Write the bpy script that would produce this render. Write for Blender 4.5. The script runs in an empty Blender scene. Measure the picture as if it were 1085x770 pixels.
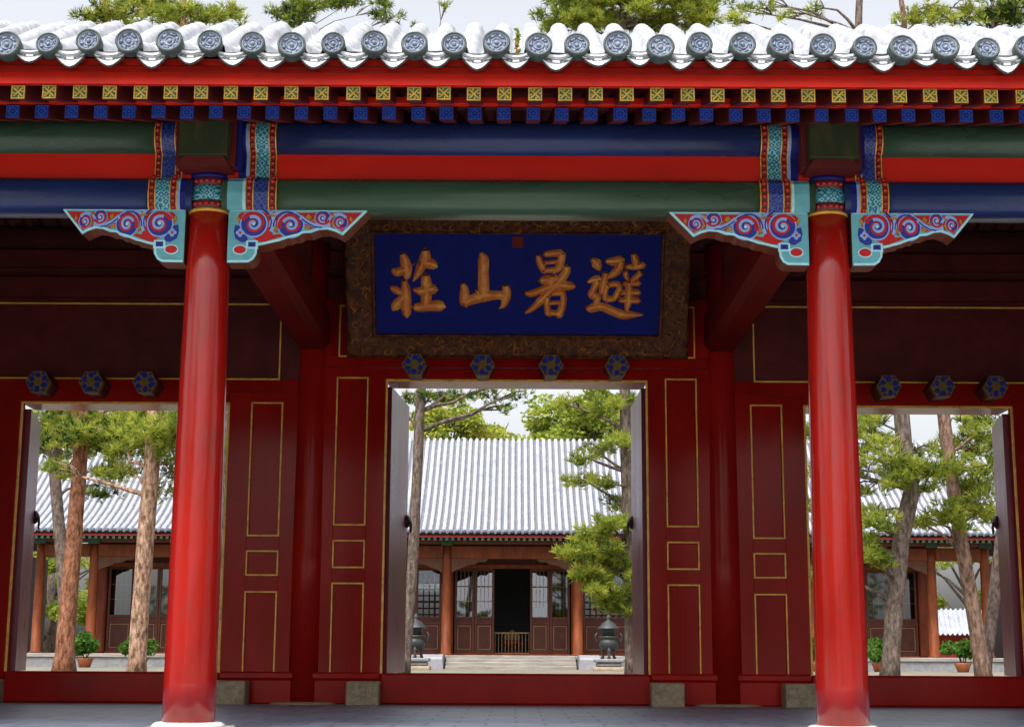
import bpy, math, random
from mathutils import Vector, Matrix
random.seed(7)
R = math.radians
SC = bpy.context.scene
C = SC.collection

# ------------------------------------------------------------------ camera, sky, sun, exposure
FPX, PITCH, ROLL, YAW = 1642.9, 0.1865, 0.0054, -0.0023      # fitted to the photograph (1085 x 770)
CAM = Vector((-0.013, -10.198, 0.472))
CROT = Matrix.Rotation(-YAW, 3, 'Z') @ Matrix.Rotation(math.pi / 2 + PITCH, 3, 'X') @ Matrix.Rotation(ROLL, 3, 'Z')
cd = bpy.data.cameras.new('camera')
cam = bpy.data.objects.new('camera', cd)
C.objects.link(cam)
cam.matrix_world = Matrix.Translation(CAM) @ CROT.to_4x4()
cd.sensor_width = 36.0
cd.lens = FPX / 1085 * 36.0
cd.clip_end = 2000
SC.camera = cam

SUN_EL, SUN_AZ = 60, 205          # azimuth from +Y towards +X: behind the camera, to its left
w = bpy.data.worlds.new('World')
SC.world = w
w.use_nodes = True
nt = w.node_tree
nt.nodes.clear()
sky = nt.nodes.new('ShaderNodeTexSky')
sky.sky_type = 'NISHITA'
sky.sun_disc = False
sky.sun_elevation = R(SUN_EL)
sky.sun_rotation = R(SUN_AZ)
sky.dust_density = 6.0
sky.air_density = 1.0
sky.ozone_density = 1.0
hs = nt.nodes.new('ShaderNodeHueSaturation')
hs.inputs['Saturation'].default_value = 0.24     # thin bright overcast
bg = nt.nodes.new('ShaderNodeBackground')
bg.inputs['Strength'].default_value = 0.15
wo = nt.nodes.new('ShaderNodeOutputWorld')
nt.links.new(sky.outputs[0], hs.inputs['Color'])
nt.links.new(hs.outputs[0], bg.inputs['Color'])
nt.links.new(bg.outputs[0], wo.inputs['Surface'])

sl = bpy.data.lights.new('sun', 'SUN')
sl.energy = 1.0
sl.angle = R(16)
sl.color = (1.0, 0.95, 0.88)
so = bpy.data.objects.new('sun', sl)
C.objects.link(so)
sdir = Vector((math.sin(R(SUN_AZ)) * math.cos(R(SUN_EL)), math.cos(R(SUN_AZ)) * math.cos(R(SUN_EL)), math.sin(R(SUN_EL))))
so.rotation_euler = sdir.to_track_quat('Z', 'Y').to_euler()
so.location = sdir * 60

SC.view_settings.view_transform = 'Standard'
SC.view_settings.look = 'None'
SC.view_settings.exposure = 1.15
SC.view_settings.gamma = 1.0


def at(px, py, Y):
    """the place in the world that a pixel of the photograph shows, at depth Y"""
    d = CROT @ Vector(((px - 542.5) / FPX, -(py - 385.0) / FPX, -1.0))
    return CAM + d * ((Y - CAM.y) / d.y)


# ------------------------------------------------------------------ materials
M = {}


def mat(name, col, rough=0.5, var=0.12, scale=6.0, bump=0.0, bscale=None, metal=0.0, coat=0.0, col2=None, fac=(0.42, 0.62), spec=None, stretch=None, rvar=0.1, wear=None, wscale=14.0, wlim=(0.62, 0.72), wamt=0.6):
    m = bpy.data.materials.new(name)
    m.use_nodes = True
    t = m.node_tree
    b = t.nodes['Principled BSDF']
    b.inputs['Roughness'].default_value = rough
    b.inputs['Metallic'].default_value = metal
    if spec is not None:
        b.inputs['Specular IOR Level'].default_value = spec
    if coat:
        b.inputs['Coat Weight'].default_value = coat
        b.inputs['Coat Roughness'].default_value = 0.12
    tc = t.nodes.new('ShaderNodeTexCoord')
    oi = t.nodes.new('ShaderNodeObjectInfo')
    of = t.nodes.new('ShaderNodeVectorMath')
    of.operation = 'MULTIPLY_ADD'
    of.inputs[1].default_value = (37.0, 53.0, 29.0)
    t.links.new(oi.outputs['Random'], of.inputs[0])
    t.links.new(tc.outputs['Object'], of.inputs[2])
    src = of.outputs[0]
    if stretch:
        mp = t.nodes.new('ShaderNodeMapping')
        mp.inputs['Scale'].default_value = stretch
        t.links.new(src, mp.inputs['Vector'])
        src = mp.outputs[0]
    n = t.nodes.new('ShaderNodeTexNoise')
    n.inputs['Scale'].default_value = scale
    n.inputs['Detail'].default_value = 6
    n.inputs['Roughness'].default_value = 0.65
    t.links.new(src, n.inputs['Vector'])
    r = t.nodes.new('ShaderNodeValToRGB')
    c2 = col2 or tuple(max(0, c * (1 + var * 1.6)) for c in col)
    c1 = col if col2 else tuple(max(0, c * (1 - var * 1.6)) for c in col)
    r.color_ramp.elements[0].color = (*c1, 1)
    r.color_ramp.elements[1].color = (*c2, 1)
    r.color_ramp.elements[0].position = fac[0] if col2 else 0.3
    r.color_ramp.elements[1].position = fac[1] if col2 else 0.7
    t.links.new(n.outputs['Fac'], r.inputs['Fac'])
    colout = r.outputs['Color']
    if wear:
        wn = t.nodes.new('ShaderNodeTexNoise')
        wn.inputs['Scale'].default_value = wscale
        wn.inputs['Detail'].default_value = 9
        wn.inputs['Roughness'].default_value = 0.72
        t.links.new(src, wn.inputs['Vector'])
        wr = t.nodes.new('ShaderNodeMapRange')
        wr.inputs['From Min'].default_value, wr.inputs['From Max'].default_value = wlim
        wr.inputs['To Max'].default_value = wamt
        t.links.new(wn.outputs['Fac'], wr.inputs['Value'])
        wm = t.nodes.new('ShaderNodeMix')
        wm.data_type = 'RGBA'
        wm.inputs['B'].default_value = (*wear, 1)
        t.links.new(wr.outputs[0], wm.inputs['Factor'])
        t.links.new(colout, wm.inputs['A'])
        colout = wm.outputs['Result']
    t.links.new(colout, b.inputs['Base Color'])
    if rvar:
        mr = t.nodes.new('ShaderNodeMapRange')
        mr.inputs['To Min'].default_value = max(0.02, rough - rvar)
        mr.inputs['To Max'].default_value = min(1, rough + rvar)
        t.links.new(n.outputs['Fac'], mr.inputs['Value'])
        t.links.new(mr.outputs[0], b.inputs['Roughness'])
    if bump:
        n2 = t.nodes.new('ShaderNodeTexNoise')
        n2.inputs['Scale'].default_value = bscale or scale * 4
        n2.inputs['Detail'].default_value = 5
        t.links.new(src, n2.inputs['Vector'])
        bp = t.nodes.new('ShaderNodeBump')
        bp.inputs['Strength'].default_value = bump
        bp.inputs['Distance'].default_value = 0.02
        t.links.new(n2.outputs['Fac'], bp.inputs['Height'])
        t.links.new(bp.outputs[0], b.inputs['Normal'])
    M[name] = m
    return m


def leafmat(name, c1, c2, scale=1.2, trans=0.35):
    m = bpy.data.materials.new(name)
    m.use_nodes = True
    t = m.node_tree
    t.nodes.clear()
    tc = t.nodes.new('ShaderNodeTexCoord')
    n = t.nodes.new('ShaderNodeTexNoise')
    n.inputs['Scale'].default_value = scale
    n.inputs['Detail'].default_value = 8
    r = t.nodes.new('ShaderNodeValToRGB')
    r.color_ramp.elements[0].color = (*c1, 1)
    r.color_ramp.elements[1].color = (*c2, 1)
    r.color_ramp.elements[0].position = 0.36
    r.color_ramp.elements[1].position = 0.64
    d = t.nodes.new('ShaderNodeBsdfDiffuse')
    tr = t.nodes.new('ShaderNodeBsdfTranslucent')
    mx = t.nodes.new('ShaderNodeMixShader')
    mx.inputs[0].default_value = trans
    o = t.nodes.new('ShaderNodeOutputMaterial')
    t.links.new(tc.outputs['Object'], n.inputs['Vector'])
    t.links.new(n.outputs['Fac'], r.inputs['Fac'])
    t.links.new(r.outputs['Color'], d.inputs['Color'])
    t.links.new(r.outputs['Color'], tr.inputs['Color'])
    t.links.new(d.outputs[0], mx.inputs[1])
    t.links.new(tr.outputs[0], mx.inputs[2])
    t.links.new(mx.outputs[0], o.inputs['Surface'])
    M[name] = m
    return m


def slabmat(name, c1, c2, mortar, sx, sy, msize=0.012, rough=0.6, off=0.5, rot=0.0):
    """stone slabs with joints"""
    m = bpy.data.materials.new(name)
    m.use_nodes = True
    t = m.node_tree
    b = t.nodes['Principled BSDF']
    tc = t.nodes.new('ShaderNodeTexCoord')
    mp = t.nodes.new('ShaderNodeMapping')
    mp.inputs['Rotation'].default_value = (0, 0, rot)
    br = t.nodes.new('ShaderNodeTexBrick')
    br.offset = off
    br.inputs['Color1'].default_value = (*c1, 1)
    br.inputs['Color2'].default_value = (*c2, 1)
    br.inputs['Mortar'].default_value = (*mortar, 1)
    br.inputs['Scale'].default_value = 1.0
    br.inputs['Mortar Size'].default_value = msize
    br.inputs['Brick Width'].default_value = sx
    br.inputs['Row Height'].default_value = sy
    n = t.nodes.new('ShaderNodeTexNoise')
    n.inputs['Scale'].default_value = 3.0
    n.inputs['Detail'].default_value = 8
    n.inputs['Roughness'].default_value = 0.7
    rr = t.nodes.new('ShaderNodeMapRange')
    rr.inputs['From Min'].default_value = 0.3
    rr.inputs['From Max'].default_value = 0.7
    rr.inputs['To Min'].default_value = 0.55
    rr.inputs['To Max'].default_value = 1.4
    mul = t.nodes.new('ShaderNodeMix')
    mul.data_type = 'RGBA'
    mul.blend_type = 'MULTIPLY'
    mul.inputs['Factor'].default_value = 1.0
    bp = t.nodes.new('ShaderNodeBump')
    bp.inputs['Strength'].default_value = 0.35
    bp.inputs['Distance'].default_value = 0.01
    inv = t.nodes.new('ShaderNodeMath')
    inv.operation = 'SUBTRACT'
    t.links.new(tc.outputs['Object'], mp.inputs['Vector'])
    t.links.new(mp.outputs[0], br.inputs['Vector'])
    t.links.new(tc.outputs['Object'], n.inputs['Vector'])
    t.links.new(n.outputs['Fac'], rr.inputs['Value'])
    t.links.new(br.outputs['Color'], mul.inputs['A'])
    t.links.new(rr.outputs[0], mul.inputs['B'])
    t.links.new(mul.outputs['Result'], b.inputs['Base Color'])
    t.links.new(n.outputs['Fac'], inv.inputs[0])
    t.links.new(br.outputs['Fac'], inv.inputs[1])
    t.links.new(inv.outputs[0], bp.inputs['Height'])
    t.links.new(bp.outputs[0], b.inputs['Normal'])
    b.inputs['Roughness'].default_value = rough
    M[name] = m
    return m


def fretmat(name, base, line, scale=24.0):
    """painted fret pattern: fine angular meander lines on a colour ground"""
    m = bpy.data.materials.new(name)
    m.use_nodes = True
    t = m.node_tree
    b = t.nodes['Principled BSDF']
    b.inputs['Roughness'].default_value = 0.4
    tc = t.nodes.new('ShaderNodeTexCoord')
    v = t.nodes.new('ShaderNodeTexVoronoi')
    v.distance = 'MANHATTAN'
    v.feature = 'F1'
    v.inputs['Scale'].default_value = scale
    v.inputs['Randomness'].default_value = 0.35
    mt = t.nodes.new('ShaderNodeMath')
    mt.operation = 'SINE'
    m2 = t.nodes.new('ShaderNodeMath')
    m2.operation = 'MULTIPLY'
    m2.inputs[1].default_value = 11.0
    r = t.nodes.new('ShaderNodeValToRGB')
    r.color_ramp.elements[0].position = 0.05
    r.color_ramp.elements[0].color = (*base, 1)
    r.color_ramp.elements[1].position = 0.55
    r.color_ramp.elements[1].color = (*line, 1)
    t.links.new(tc.outputs['Object'], v.inputs['Vector'])
    t.links.new(v.outputs['Distance'], m2.inputs[0])
    t.links.new(m2.outputs[0], mt.inputs[0])
    t.links.new(mt.outputs[0], r.inputs['Fac'])
    t.links.new(r.outputs['Color'], b.inputs['Base Color'])
    M[name] = m
    return m


mat('column_red', (0.29, 0.007, 0.004), 0.16, 0.18, 2.6, bump=0.14, bscale=16, spec=0.5, stretch=(1, 1, .22), rvar=.12, wear=(.19, .025, .018), wscale=9, wlim=(.54, .68), wamt=.6)
mat('wall_red', (0.31, 0.008, 0.005), 0.15, 0.16, 1.4, bump=0.06, bscale=5, spec=0.17, rvar=.09, stretch=(1, 1, .4), wear=(.14, .02, .014), wscale=6, wlim=(.58, .72), wamt=.5)
mat('beam_red', (0.17, 0.009, 0.006), 0.6, 0.16, 2.0, bump=0.06, spec=0.05)
mat('leaf_red', (0.17, 0.012, 0.030), 0.30, 0.16, 3.0, bump=0.06, bscale=7, spec=.3, stretch=(1, 1, .2))
mat('fascia_red', (0.52, 0.014, 0.005), 0.5, 0.12, 3.0, bump=0.08, spec=.2, wear=(.25, .03, .02), wscale=10, wamt=.5)
mat('board_red', (0.52, 0.013, 0.005), 0.45, 0.10, 2.5, bump=0.08, spec=.25, stretch=(.3, 1, 1), wear=(.28, .03, .02), wscale=12, wamt=.45)
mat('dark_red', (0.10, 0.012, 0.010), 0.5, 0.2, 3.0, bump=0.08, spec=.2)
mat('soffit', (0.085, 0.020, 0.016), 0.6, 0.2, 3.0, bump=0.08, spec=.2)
mat('brown_edge', (0.15, 0.028, 0.008), 0.5, 0.15, 8.0, bump=0.06, spec=.3)
mat('beam_blue', (0.012, 0.026, 0.105), 0.28, 0.2, 3.0, bump=0.12, bscale=18, spec=.4, stretch=(.25, 1, 1), wear=(.05, .07, .12), wscale=16, wlim=(.60, .74), wamt=.4)
mat('beam_green', (0.034, 0.072, 0.042), 0.28, 0.2, 3.0, bump=0.12, bscale=18, spec=.4, stretch=(.25, 1, 1), wear=(.10, .13, .08), wscale=16, wlim=(.60, .74), wamt=.4)
mat('block_green', (0.022, 0.032, 0.013), 0.6, 0.2, 14.0, bump=0.15, spec=.2, col2=(0.075, 0.052, 0.014), fac=(.5, .8), stretch=(1, 1, .25))
mat('bead_red', (0.36, 0.010, 0.008), 0.25, 0.05, 5.0)
mat('bead_ground', (0.10, 0.015, 0.012), 0.5, 0.1, 5.0)
mat('gold', (0.62, 0.33, 0.045), 0.38, 0.15, 20.0, metal=0.25)
mat('gold_line', (0.85, 0.46, 0.06), 0.40, 0.2, 9.0, wear=(.30, .10, .025), wscale=11, wlim=(.56, .70), wamt=.75)
mat('yellow_paint', (0.36, 0.205, 0.018), 0.5, 0.2, 25.0, spec=.2, wear=(.12, .10, .03), wscale=18, wlim=(.5, .68), wamt=.7)
mat('end_green', (0.012, 0.06, 0.022), 0.5, 0.15, 20.0, spec=.2)
mat('end_blue', (0.008, 0.020, 0.19), 0.45, 0.12, 20.0, spec=.2, wear=(.02, .03, .07), wscale=16, wlim=(.52, .7))
mat('petal_blue', (0.030, 0.085, 0.42), 0.45, 0.12, 20.0, spec=.2)
mat('navy', (0.007, 0.010, 0.13), 0.45, 0.1, 9.0, spec=.2)
mat('violet_blue', (0.018, 0.030, 0.25), 0.45, 0.1, 12.0, spec=.2)
mat('pale_blue', (0.24, 0.36, 0.66), 0.45, 0.1, 12.0, spec=.2)
mat('teal', (0.12, 0.36, 0.41), 0.45, 0.1, 9.0, spec=.2)
mat('pale_teal', (0.36, 0.66, 0.72), 0.45, 0.08, 9.0, spec=.2)
mat('red_bright', (0.42, 0.010, 0.010), 0.45, 0.08, 9.0, spec=.2)
fretmat('fret_teal', (0.012, 0.085, 0.17), (0.15, 0.50, 0.50))
fretmat('fret_blue', (0.005, 0.009, 0.09), (0.035, 0.075, 0.36))
mat('plaque_blue', (0.005, 0.012, 0.17), 0.55, 0.12, 5.0, bump=0.05, bscale=60, spec=.12)
mat('plaque_frame', (0.055, 0.013, 0.0035), 0.5, 0.2, 16.0, bump=0.9, bscale=24, spec=.25, col2=(0.21, 0.062, 0.010), fac=(.42, .68))
mat('carved_gold', (0.14, 0.036, 0.006), 0.35, 0.2, 14.0, bump=0.5, bscale=40, spec=.5, metal=.2, col2=(0.60, 0.22, 0.022), fac=(.4, .72))
mat('glyph_gold', (0.76, 0.21, 0.028), 0.42, 0.2, 9.0, bump=0.3, bscale=35, spec=.5, metal=.15, col2=(0.98, 0.46, 0.07), fac=(.45, .7))
mat('seal_red', (0.20, 0.022, 0.008), 0.5, 0.15, 30.0, spec=.1)
mat('cleat_olive', (0.20, 0.12, 0.022), 0.55, 0.2, 30.0, spec=.2)
mat('cleat_blue', (0.012, 0.024, 0.24), 0.5, 0.15, 30.0, spec=.2)
mat('tile_pale', (0.34, 0.35, 0.38), 0.6, 0.2, 7.0, bump=0.3, bscale=30, spec=.2, wear=(.10, .10, .10), wscale=13, wlim=(.58, .70), wamt=.8)
mat('tile_grey', (0.13, 0.165, 0.24), 0.6, 0.25, 14.0, bump=0.5, bscale=45, col2=(0.24, 0.28, 0.36), fac=(.4, .65))
mat('tile_relief', (0.18, 0.215, 0.29), 0.6, 0.25, 20.0, bump=0.4)
mat('tile_edge', (0.05, 0.068, 0.062), 0.6, 0.3, 20.0, bump=0.3)
mat('drip_pale', (0.40, 0.40, 0.44), 0.6, 0.16, 14.0, bump=0.4, bscale=50, spec=.2, col2=(0.58, 0.58, 0.63), fac=(.3, .6))
mat('hall_tile', (0.34, 0.36, 0.42), 0.6, 0.16, 3.0, bump=0.1, spec=.2, wear=(.17, .17, .19), wscale=11, wlim=(.60, .80), wamt=.4)
mat('hall_edge', (0.085, 0.10, 0.13), 0.6, 0.2, 9.0)
mat('wood_post', (0.125, 0.024, 0.008), 0.5, 0.3, 5.0, bump=0.2, spec=.2, stretch=(1, 1, .3))
mat('hall_pan', (0.105, 0.11, 0.14), 0.6, 0.2, 5.0, bump=0.2, col2=(0.19, 0.165, 0.16), fac=(.50, .70), wear=(.16, .085, .05), wscale=9, wlim=(.62, .68), wamt=.6)
mat('stone_beige', (0.34, 0.26, 0.175), 0.75, 0.22, 22.0, bump=0.5, bscale=60, wear=(.14, .11, .08), wscale=9, wlim=(.5, .7))
mat('stone_white', (0.66, 0.64, 0.62), 0.6, 0.1, 9.0, bump=0.15)
mat('stone_grey', (0.19, 0.19, 0.20), 0.7, 0.18, 8.0, bump=0.3)
mat('step_stone', (0.20, 0.18, 0.16), 0.7, 0.18, 6.0, bump=0.3, col2=(.30,.27,.24), stretch=(.3, 1, 3))
mat('cheek_stone', (0.25, 0.245, 0.27), 0.7, 0.14, 6.0, bump=0.2)
mat('wood_door', (0.065, 0.014, 0.006), 0.45, 0.25, 5.0, bump=0.15, spec=.3, stretch=(1, 1, .3))
mat('wood_orange', (0.155, 0.036, 0.009), 0.55, 0.3, 5.0, bump=0.2, spec=.2, stretch=(1, 1, .3), wear=(.08, .035, .02), wscale=8, wlim=(.5, .7))
mat('bark_brown', (0.085, 0.048, 0.034), 0.9, 0.3, 17.0, bump=1.0, bscale=40, spec=.1, col2=(0.28, 0.185, 0.14), fac=(.38, .64), stretch=(1, 1, .38), wear=(.05, .03, .022), wscale=26, wlim=(.56, .66), wamt=.7)
mat('wood_dark', (0.05, 0.012, 0.006), 0.55, 0.22, 5.0, bump=0.15, spec=.25)
mat('wood_brown', (0.09, 0.030, 0.012), 0.5, 0.2, 8.0, bump=0.12, spec=.3)
mat('lattice', (0.20, 0.10, 0.045), 0.5, 0.2, 8.0)
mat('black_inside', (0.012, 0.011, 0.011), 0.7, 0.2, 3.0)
mat('iron', (0.035, 0.022, 0.02), 0.45, 0.2, 20.0, metal=0.5)
mat('bronze', (0.040, 0.044, 0.046), 0.5, 0.25, 10.0, metal=0.4, bump=0.2)
mat('throne_yellow', (0.34, 0.22, 0.02), 0.5, 0.1, 10.0)
mat('cloth_red', (0.35, 0.02, 0.02), 0.6, 0.1, 10.0)
mat('terracotta', (0.33, 0.10, 0.035), 0.7, 0.15, 10.0, bump=0.2)
mat('plaster', (0.72, 0.74, 0.78), 0.7, 0.06, 3.0)
mat('far_red', (0.35, 0.03, 0.03), 0.6, 0.1, 3.0)
mat('bark_grey', (0.060, 0.044, 0.036), 0.9, 0.3, 17.0, bump=1.0, bscale=40, spec=.1, col2=(0.20, 0.155, 0.13), fac=(.38, .64), stretch=(1, 1, .38), wear=(.05, .03, .022), wscale=26, wlim=(.56, .66), wamt=.7)
mat('bark_red', (0.105, 0.040, 0.022), 0.9, 0.3, 17.0, bump=1.0, bscale=40, spec=.1, col2=(0.36, 0.165, 0.095), fac=(.38, .64), stretch=(1, 1, .38), wear=(.05, .03, .022), wscale=26, wlim=(.56, .66), wamt=.7)
mat('bark_tan', (0.11, 0.058, 0.036), 0.9, 0.3, 17.0, bump=1.0, bscale=40, spec=.1, col2=(0.46, 0.30, 0.21), fac=(.38, .64), stretch=(1, 1, .38), wear=(.05, .03, .022), wscale=26, wlim=(.56, .66), wamt=.7)
mat('earth', (0.36, 0.30, 0.22), 0.9, 0.2, 2.0, bump=0.3)
leafmat('pine_light', (0.17, 0.22, 0.028), (0.46, 0.49, 0.085), trans=.6)
leafmat('pine_mid', (0.075, 0.13, 0.024), (0.20, 0.27, 0.045), trans=.5)
leafmat('pine_dark', (0.018, 0.045, 0.018), (0.05, 0.095, 0.030))
leafmat('leaf_yellow', (0.30, 0.34, 0.045), (0.52, 0.52, 0.11), 0.6, 0.5)
leafmat('leaf_fresh', (0.17, 0.25, 0.03), (0.34, 0.42, 0.07), 0.6, 0.45)
leafmat('shrub_green', (0.03, 0.09, 0.016), (0.08, 0.18, 0.03), 3.0, 0.25)
slabmat('floor_slab', (0.14, 0.17, 0.25), (0.19, 0.215, 0.29), (0.06, 0.07, 0.11), 0.42, 0.42, rough=0.42, off=0.5)
slabmat('yard_slab', (0.17, 0.15, 0.115), (0.215, 0.185, 0.14), (0.14, 0.115, 0.085), 0.5, 0.25, rough=0.8)
slabmat('front_slab', (0.34, 0.335, 0.33), (0.40, 0.395, 0.385), (0.18, 0.18, 0.17), 0.8, 0.5, rough=0.75)
slabmat('brick_grey', (0.17, 0.17, 0.18), (0.21, 0.21, 0.22), (0.12, 0.12, 0.12), 0.28, 0.07, 0.006, rough=0.8)

# see-through window glass with a mirror sheen
g = bpy.data.materials.new('window_glass')
g.use_nodes = True
t = g.node_tree
t.nodes.clear()
gl = t.nodes.new('ShaderNodeBsdfGlossy')
gl.inputs['Roughness'].default_value = 0.03
gl.inputs['Color'].default_value = (0.9, 0.95, 1, 1)
tr = t.nodes.new('ShaderNodeBsdfTransparent')
tr.inputs['Color'].default_value = (0.55, 0.6, 0.62, 1)
mx = t.nodes.new('ShaderNodeMixShader')
mx.inputs[0].default_value = 0.14
o = t.nodes.new('ShaderNodeOutputMaterial')
t.links.new(tr.outputs[0], mx.inputs[1])
t.links.new(gl.outputs[0], mx.inputs[2])
t.links.new(mx.outputs[0], o.inputs['Surface'])
M['window_glass'] = g


# ------------------------------------------------------------------ mesh helpers
BASE = {}


class MB:
    def __init__(s):
        s.v, s.f, s.m, s.sm = [], [], [], []

    def face(s, idx, mi=0, smooth=False):
        s.f.append(tuple(idx)); s.m.append(mi); s.sm.append(smooth)

    def poly(s, pts, mi=0, smooth=False):
        n = len(s.v)
        s.v += [tuple(p) for p in pts]
        s.face(range(n, n + len(pts)), mi, smooth)

    def box(s, x0, x1, y0, y1, z0, z1, mi=0, b=0.006):
        if x0 > x1: x0, x1 = x1, x0
        if y0 > y1: y0, y1 = y1, y0
        if z0 > z1: z0, z1 = z1, z0
        b = min(b, (x1 - x0) * .3, (y1 - y0) * .3, (z1 - z0) * .3)
        X, Yy, Z = (x0, x1), (y0, y1), (z0, z1)
        n = len(s.v)
        ids = {}
        for i in (0, 1):
            for j in (0, 1):
                for k in (0, 1):
                    sx, sy, sz = (1, -1)[i], (1, -1)[j], (1, -1)[k]
                    x, y, z = X[i], Yy[j], Z[k]
                    for a, p in enumerate(((x, y + sy * b, z + sz * b), (x + sx * b, y, z + sz * b), (x + sx * b, y + sy * b, z))):
                        ids[i, j, k, a] = len(s.v)
                        s.v.append(p)
        q = lambda *t: ids[t]
        for i in (0, 1):
            f = [q(i, 0, 0, 0), q(i, 0, 1, 0), q(i, 1, 1, 0), q(i, 1, 0, 0)]
            s.face(f if i == 0 else f[::-1], mi)
            f = [q(0, i, 0, 1), q(1, i, 0, 1), q(1, i, 1, 1), q(0, i, 1, 1)]
            s.face(f if i == 0 else f[::-1], mi)
            f = [q(0, 0, i, 2), q(0, 1, i, 2), q(1, 1, i, 2), q(1, 0, i, 2)]
            s.face(f if i == 0 else f[::-1], mi)
        for i in (0, 1):
            for j in (0, 1):
                s.face([q(i, j, 0, 0), q(i, j, 0, 1), q(i, j, 1, 1), q(i, j, 1, 0)], mi)
                s.face([q(i, 0, j, 0), q(i, 0, j, 2), q(i, 1, j, 2), q(i, 1, j, 0)], mi)
                s.face([q(0, i, j, 1), q(0, i, j, 2), q(1, i, j, 2), q(1, i, j, 1)], mi)
                for k in (0, 1):
                    s.face([q(i, j, k, 0), q(i, j, k, 1), q(i, j, k, 2)], mi)

    def ringstrip(s, rings, mi=0, smooth=True, closed=True, caps=True):
        n0 = len(s.v)
        k = len(rings[0])
        for r in rings:
            s.v += [tuple(p) for p in r]
        for i in range(len(rings) - 1):
            for j in range(k if closed else k - 1):
                a = n0 + i * k + j
                b = n0 + i * k + (j + 1) % k
                s.face((a, b, b + k, a + k), mi, smooth)
        if caps and closed:
            s.face([n0 + j for j in range(k)][::-1], mi)
            s.face([n0 + (len(rings) - 1) * k + j for j in range(k)], mi)

    def lathe(s, prof, cx, cy, n=24, mi=0, smooth=True, cz=0.0):
        s.ringstrip([[(cx + r * math.cos(2 * math.pi * j / n), cy + r * math.sin(2 * math.pi * j / n), cz + z) for j in range(n)] for r, z in prof], mi, smooth)

    def tube(s, pts, rad, n=8, mi=0, wob=0.0):
        pts = [Vector(p) for p in pts]
        rings = []
        for i, p in enumerate(pts):
            d = (pts[min(i + 1, len(pts) - 1)] - pts[max(i - 1, 0)]).normalized()
            u = d.cross(Vector((0.31, 0.9, 0.2))).normalized()
            v = d.cross(u)
            r = rad[i] if isinstance(rad, (list, tuple)) else rad
            ring = []
            for j in range(n):
                a = 2 * math.pi * j / n
                rr = r * (1 + random.uniform(-wob, wob))
                ring.append(p + u * (math.cos(a) * rr) + v * (math.sin(a) * rr))
            rings.append(ring)
        s.ringstrip(rings, mi)

    def extr_x(s, prof, x0, x1, mi=0, smooth=False, closed=True):
        """profile in (y, z) drawn along x"""
        s.ringstrip([[(x, y, z) for y, z in prof] for x in (x0, x1)], mi, smooth, closed)

    def prism(s, poly, y0, y1, mi=0, mi_side=None):
        """outline in (x, z), front face at y0"""
        n = len(poly)
        n0 = len(s.v)
        s.v += [(x, y0, z) for x, z in poly] + [(x, y1, z) for x, z in poly]
        s.face(range(n0, n0 + n), mi)
        s.face([n0 + n + i for i in range(n)][::-1], mi if mi_side is None else mi_side)
        for i in range(n):
            j = (i + 1) % n
            s.face((n0 + j, n0 + i, n0 + n + i, n0 + n + j), mi if mi_side is None else mi_side)

    def build(s, name, mats, parent=None, at0=None, fix=False):
        me = bpy.data.meshes.new(name)
        if at0 is None:
            at0 = BASE.get(parent.name, Vector((0, 0, 0))) if parent else Vector((0, 0, 0))
        at0 = Vector(at0)
        me.from_pydata([(a - at0.x, b - at0.y, c - at0.z) for a, b, c in s.v], [], s.f)
        for m in (mats if isinstance(mats, (list, tuple)) else [mats]):
            me.materials.append(M[m])
        me.polygons.foreach_set('material_index', s.m)
        me.polygons.foreach_set('use_smooth', s.sm)
        me.update()
        if fix:
            import bmesh
            bm = bmesh.new(); bm.from_mesh(me)
            bmesh.ops.recalc_face_normals(bm, faces=bm.faces[:])
            bm.to_mesh(me); bm.free()
        ob = bpy.data.objects.new(name, me)
        C.objects.link(ob)
        if parent:
            ob.parent = parent
            BASE[ob.name] = BASE.get(parent.name, Vector((0, 0, 0)))
        else:
            ob.location = at0
            BASE[ob.name] = at0
        return ob


def tag(o, label, cat, group=None):
    o['label'] = label; o['category'] = cat
    if group: o['group'] = group
    return o


def empty(name, loc, label, cat, group=None):
    o = bpy.data.objects.new(name, None)
    o.empty_display_size = 0.2
    C.objects.link(o)
    o.location = loc
    BASE[o.name] = Vector(loc)
    return tag(o, label, cat, group)


def struct(o):
    o['kind'] = 'structure'
    return o


def dup(o, dx=(0, 0, 0), parent=None, rz=0.0):
    c = o.copy()
    C.objects.link(c)
    c.parent = parent or o.parent
    c.location = o.location + Vector(dx)
    if rz: c.rotation_euler = (0, 0, rz)
    BASE[c.name] = BASE.get(o.name, Vector((0, 0, 0))) + Vector(dx)
    for ch in [x for x in list(o.children) if x.parent == o]:
        k = ch.copy()
        C.objects.link(k)
        k.parent = c
        for gch in list(ch.children):
            q = gch.copy(); C.objects.link(q); q.parent = k
    return c


# ------------------------------------------------------------------ ground
YARD = 0.10
b = MB(); b.box(-300, 300, -300, -1.75, -1.6, -1.05, 0, 0.0); struct(b.build('front_ground', 'front_slab'))
b = MB(); b.box(-7.6, 7.6, -1.75, 7.6, -1.6, 0.0, 0, 0.01); struct(b.build('gate_floor', 'floor_slab'))
b = MB(); b.box(-60, 60, 7.6, 160, -1.6, YARD, 0, 0.0); struct(b.build('courtyard_ground', 'yard_slab'))
b = MB(); b.box(-300, 300, -1.74, 320, -1.9, -1.62, 0, 0.0); struct(b.build('outer_terrain', 'earth'))

# ------------------------------------------------------------------ the gate hall
gate = empty('gate_hall', (0, 0, 0), 'red lacquered gate hall with painted beams, tiled eave and three open doorways', 'gate hall')
WY = 5.5           # front of the rear wall
BAY = [-6.3, -2.1, 2.1, 6.3]

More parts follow.
